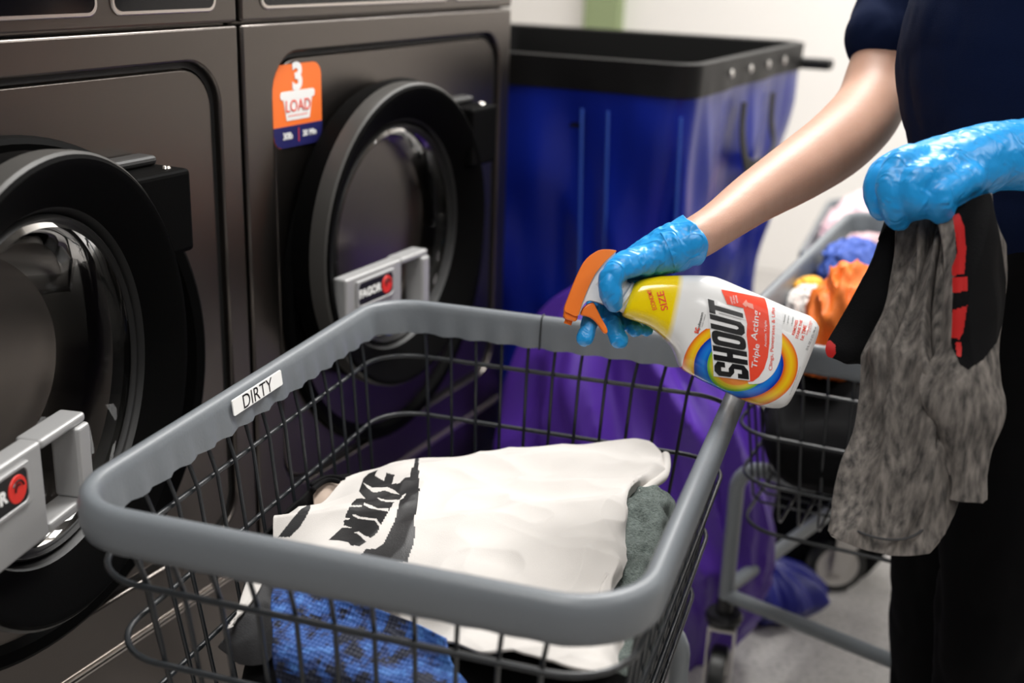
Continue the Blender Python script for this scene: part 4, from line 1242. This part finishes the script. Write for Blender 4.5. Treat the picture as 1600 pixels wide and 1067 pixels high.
# face details and hair
for s in (-1, 1):
    bm = bmesh.new(); bmesh.ops.create_uvsphere(bm, u_segments=16, v_segments=10, radius=.011, matrix=Matrix.Translation(BP(.140, s * .031, 1.642))); obj('eye', bm, M['white_print'], per)
bm = bmesh.new(); tube(bm, [BP(.135, -.022, 1.567), BP(.146, 0, 1.565), BP(.135, .022, 1.567)], .005, seg=8, round_caps=True); obj('mouth', bm, mat('lips', (.45, .12, .1), .5), per)
organic('hair', [dict(ref=fac, pts=[(BP(-.01, 0, 1.56), .06, .07), (BP(.01, 0, 1.66), .10, .086), (BP(.03, 0, 1.71), .10, .082), (BP(.03, 0, 1.745), .06, .05)]), [(BP(-.09, 0, 1.68), .04), (BP(-.13, 0, 1.62), .035), (BP(-.12, 0, 1.50), .02)]], M['hair'], per, voxel=.008, smooth=4)
# t-shirt
ts_t = [(BP(.01, 0, 1.02), .125, .165), (BP(.025, 0, 1.07), .140, .165), (BP(.045, 0, 1.15), .158, .17), (BP(.045, 0, 1.22), .165, .18), (BP(.02, 0, 1.32), .14, .19), (BP(-.01, 0, 1.42), .075, .12)]
sl_r = [(BP(0, .06, 1.37), .07), (sh_r, .068), (W(1418, 5, 1.58), .064), (W(1392, 42, 1.575), .0565), (W(1384, 56, 1.57), .0535)]
sl_l = [(BP(0, -.08, 1.36), .08), (sh_l, .07), (sh_l.lerp(el_l, .5), .066)]
organic('t_shirt', [dict(ref=fac, pts=ts_t), sl_r, sl_l], M['navy'], per, voxel=.006, smooth=6, wr=.006, wscale=14, label='navy blue short-sleeved t-shirt', seg=24)
# trousers
tr = [dict(ref=fac, pts=[(BP(.01, 0, 1.05), .125, .160), (BP(0, 0, 1.0), .132, .17), (BP(-.01, 0, .9), .15, .19), (BP(-.01, 0, .82), .14, .18)])]
for s in (-1, 1):
    tr.append([(BP(0, s * .08, .88), .105), (BP(.02, s * .085, .68), .095), (BP(.025, s * .09, .46), .078), (BP(.01, s * .09, .3), .074), (BP(.0, s * .09, .1), .072)])
organic('trousers', tr, M['trouser'], per, voxel=.008, smooth=5, wr=.010, wscale=12, label='loose black trousers')
for s in (-1, 1):
    organic('shoe', [[(BP(-.05, s * .095, .04), .042, .038), (BP(.06, s * .10, .038), .040, .036), (BP(.16, s * .105, .03), .036, .026)]], M['caster_black'], per, voxel=.006, smooth=4)

# right glove, thumb towards the viewer
gr = [
    dict(ref=FN, pts=[(L2(650, 190, .0), .032, .0275), (L2(610, 207, .0), .035, .029), (L2(560, 228, -.005), .040, .0275), (L2(470, 265, -.008), .038, .0235), (L2(400, 292, -.010), .030, .0185), (L2(355, 308, -.012), .024, .015)]),
    [(L2(500, 262, .008), .019), (L2(410, 285, .020), .017), (L2(330, 318, .026), .0155), (L2(284, 375, .028), .0140), (L2(285, 440, .026), .0135), (L2(303, 482, .022), .0110)],
    [(L2(390, 300, -.024), .012), (L2(320, 360, -.032), .0115), (L2(245, 450, -.026), .0108), (L2(212, 545, -.014), .0102), (L2(172, 655, -.006), .0096)],
    [(L2(420, 310, -.030), .012), (L2(355, 400, -.040), .0115), (L2(312, 500, -.032), .0110), (L2(318, 590, -.018), .0106), (L2(342, 668, -.008), .0100)],
    [(L2(460, 320, -.034), .0115), (L2(420, 430, -.046), .011), (L2(385, 530, -.040), .0105), (L2(398, 580, -.028), .0098), (L2(430, 606, -.018), .0092)],
    [(L2(500, 320, -.034), .011), (L2(480, 430, -.046), .0105), (L2(455, 540, -.042), .0098), (L2(468, 590, -.032), .009), (L2(488, 612, -.026), .0082)],
]
def ksc(chs):
    f = lambda pts: [(q[0], *[r * KB for r in q[1:]]) for q in pts]
    return [dict(ref=c['ref'], pts=f(c['pts'])) if isinstance(c, dict) else f(c) for c in chs]
gr = ksc(gr)
organic('glove', gr, M['glove'], per, voxel=.0022, smooth=3, wr=.0030, wscale=60, label='bright blue nitrile glove gripping the bottle', seg=20)
# flared cuff of the right glove
def cuff(c0, c1, c2, r0, r1, r2, parent, seed=0):
    bm = bmesh.new(); pts = cr([(*c0, *r0), (*c1, *r1), (*c2, *r2)], 10); P = [V(p[:3]) for p in pts]
    T, Fm = frames(P, ref=FN); rows = []
    for i, (p, q) in enumerate(zip(P, pts)):
        row = []
        for k in range(72):
            a = 2 * math.pi * k / 72; t = i / len(P)
            rr = 1 + (.05 + .07 * t) * noise.noise(V((math.cos(a) * 2 + seed, math.sin(a) * 2, t * 2))) + .03 * math.sin(a * 9 + 6 * noise.noise(V((a, t, seed)))) * (1 - t)
            row.append(p + (Fm[i][0] * q[3] * math.cos(a) + Fm[i][1] * q[4] * math.sin(a)) * rr + T[i] * .006 * t * math.sin(a * 2 + 1))
        rows.append(row)
    loft(bm, rows); return obj('glove_cuff', bm, M['glove'], parent, solid=.0008)
cuff(L2(560, 226), L2(640, 194), L2(712, 170), (.0300, .0243), (.0300, .0246), (.0310, .0268), per, 2)

# left glove
def LL(x, y, c=0): return W(x, y, 1.14) - FWD * c
gl = [
    dict(ref=FN, pts=[(LL(1640, 238, -.01), .036, .036), (LL(1560, 243, -.005), .036, .034), (LL(1500, 262, .0), .042, .036), (LL(1445, 280, .004), .042, .036), (LL(1415, 288, .004), .034, .030)]),
    [(LL(1440, 256, .018), .017), (LL(1398, 262, .026), .0165), (LL(1377, 298, .030), .0145), (LL(1384, 332, .026), .0125), (LL(1396, 348, .018), .0105)],
    [(LL(1450, 275, .034), .0165), (LL(1408, 290, .040), .0155), (LL(1408, 320, .038), .0135), (LL(1420, 332, .028), .0115)],
    [(LL(1490, 285, .036), .0160), (LL(1448, 312, .042), .0150), (LL(1450, 334, .034), .013), (LL(1462, 338, .02), .0115)],
    [(LL(1430, 250, -.01), .016), (LL(1392, 262, -.008), .015), (LL(1374, 290, -.006), .014), (LL(1380, 325, -.006), .012)],
    [(LL(1500, 290, .02), .017), (LL(1470, 318, .024), .0150), (LL(1480, 332, .01), .013)],
]
organic('glove', gl, M['glove'], per, voxel=.0026, smooth=5, wr=.0022, wscale=45, label='bright blue glove clutching the hanging clothes', seg=20)


# ------------------------------------------------------------------ clothes held by the left hand
def drow(pts): return [W(x, y, d - .06) for x, y, d in pts]
GH = 'clothes held in the gloved hand'
def fold_w(amp, f1, seed, deep=None):
    def f(u, v, p, n):
        if n.dot(FWD) > 0: n = -n
        q = p * 11; q.z *= .45
        h = (1 - 2 * abs(noise.noise(q + V((seed, 0, 0))))) * amp + noise.noise(p * 26 + V((seed, 0, 0))) * amp * .3 + (1 - 2 * abs(math.sin(u * f1 * .5 + 1.5 * v + 2 * noise.noise(p * 5)))) * amp * .8 * (1 - v * .75)
        if deep:
            for uc, sl, wd, dp in deep: h -= dp * math.exp(-((u - uc - sl * v) / wd) ** 2) * max(0, 1 - (v / .62) ** 4)
        return n * h
    return f
shr = thing('shorts', 'grey heather shorts with black and red side panel hanging from the gloved hand', 'shorts', W(1450, 600, 1.2), GH)
rowsG = [
    drow([(1432, 335, 1.215), (1442, 338, 1.20), (1462, 340, 1.19), (1485, 336, 1.185), (1500, 330, 1.19)]),
    drow([(1412, 380, 1.22), (1430, 385, 1.195), (1455, 385, 1.185), (1480, 382, 1.18), (1502, 378, 1.19)]),
    drow([(1385, 455, 1.22), (1415, 455, 1.19), (1448, 455, 1.18), (1480, 452, 1.178), (1505, 450, 1.185)]),
    drow([(1362, 540, 1.22), (1400, 540, 1.185), (1440, 540, 1.175), (1480, 540, 1.175), (1512, 540, 1.18)]),
    drow([(1345, 620, 1.215), (1390, 625, 1.18), (1440, 628, 1.168), (1490, 628, 1.17), (1530, 620, 1.18)]),
    drow([(1330, 700, 1.21), (1375, 708, 1.178), (1430, 712, 1.165), (1480, 708, 1.168), (1532, 695, 1.185)]),
    drow([(1314, 775, 1.205), (1360, 790, 1.178), (1410, 795, 1.168), (1455, 785, 1.172), (1505, 750, 1.19)]),
    drow([(1304, 815, 1.20), (1345, 838, 1.178), (1390, 846, 1.17), (1430, 840, 1.175), (1470, 800, 1.19)]),
    drow([(1302, 828, 1.20), (1340, 855, 1.178), (1385, 866, 1.17), (1422, 866, 1.176), (1450, 835, 1.19)])]
bm = patch(rowsG, 30, 18, fold_w(.013, 20, 1, [(.60, .02, .022, .03), (.78, -.02, .02, .03), (.25, -.1, .03, .025)]))
obj('front_leg', bm, M['grey_heather'], shr, solid=.003)
bm = bmesh.new()
P = drow([(1303, 806, 1.196), (1345, 832, 1.172), (1390, 843, 1.163), (1430, 836, 1.168), (1462, 806, 1.18)])
tube(bm, [V(q) for q in cr([tuple(p) for p in P], 6)], .0013, seg=6); obj('hem_stitch', bm, M['dark_cloth'], shr)
rowsR = [
    drow([(1470, 335, 1.172), (1500, 322, 1.162), (1530, 308, 1.162), (1552, 302, 1.182)]),
    drow([(1478, 400, 1.167), (1505, 400, 1.152), (1540, 395, 1.152), (1566, 385, 1.182)]),
    drow([(1478, 470, 1.162), (1505, 475, 1.147), (1545, 472, 1.147), (1578, 460, 1.182)]),
    drow([(1470, 540, 1.162), (1500, 548, 1.144), (1540, 545, 1.147), (1568, 530, 1.182)]),
    drow([(1440, 585, 1.157), (1490, 600, 1.140), (1540, 600, 1.147), (1566, 585, 1.182)]),
    drow([(1440, 620, 1.154), (1490, 650, 1.140), (1545, 650, 1.152), (1572, 635, 1.182)]),
    drow([(1470, 670, 1.157), (1495, 695, 1.147), (1530, 700, 1.162), (1542, 690, 1.182)]),
    drow([(1490, 740, 1.162), (1505, 745, 1.157), (1525, 745, 1.167), (1538, 740, 1.182)]),
    drow([(1488, 778, 1.167), (1505, 782, 1.160), (1522, 782, 1.170), (1536, 780, 1.182)])]
bm = patch(rowsR, 40, 34, fold_w(.008, 8, 4))
PAN = [(1478, 325), (1492, 330), (1496, 400), (1490, 470), (1488, 540), (1500, 570), (1512, 578), (1535, 562), (1555, 535), (1568, 490), (1570, 440), (1562, 380), (1552, 330), (1545, 298), (1500, 305)]
REDP = [[(1488, 336), (1500, 335), (1508, 355), (1511, 390), (1508, 428), (1490, 432), (1489, 420), (1498, 395), (1494, 365)], [(1490, 434), (1512, 432), (1513, 455), (1490, 458)], [(1490, 485), (1512, 478), (1506, 520), (1500, 530), (1488, 528)], [(1494, 536), (1503, 534), (1503, 558), (1496, 558)]]
for f in bm.faces:
    x, y = px_of(f.calc_center_median())
    if inpoly(x, y, PAN): f.material_index = 1
    for r in REDP:
        if inpoly(x, y, r): f.material_index = 2
obj('side_panel', bm, [M['grey_heather'], M['black_cloth'], M['red_cloth']], shr, solid=.003, label='grey cloth with black panel and red stripe')
# black garment behind
lg = thing('leggings', 'black leggings with a red tip hanging behind the grey shorts', 'leggings', W(1370, 470, 1.24), GH)
rowsB = [
    drow([(1385, 345, 1.235), (1410, 350, 1.23), (1440, 355, 1.235), (1475, 350, 1.25)]),
    drow([(1368, 400, 1.24), (1400, 405, 1.23), (1430, 405, 1.235), (1460, 400, 1.25)]),
    drow([(1338, 455, 1.245), (1370, 460, 1.235), (1405, 460, 1.235), (1440, 455, 1.25)]),
    drow([(1310, 505, 1.25), (1345, 515, 1.24), (1380, 520, 1.24), (1410, 520, 1.25)]),
    drow([(1292, 540, 1.25), (1325, 550, 1.24), (1355, 558, 1.24), (1385, 570, 1.25)]),
    drow([(1296, 556, 1.25), (1315, 562, 1.245), (1345, 568, 1.245), (1375, 590, 1.25)])]
bm = patch(rowsB, 30, 30, fold_w(.005, 6, 7))
for f in bm.faces:
    x, y = px_of(f.calc_center_median())
    if inpoly(x, y, [(1285, 536), (1298, 532), (1306, 540), (1307, 552), (1300, 560), (1280, 560)]): f.material_index = 1
obj('leg', bm, [M['black_cloth'], M['red_cloth']], lg, solid=.004)

# tidy: nothing lists twice
for o in list(bpy.data.objects):
    if o.type == 'EMPTY' and not o.children and o.parent is None: bpy.data.objects.remove(o)
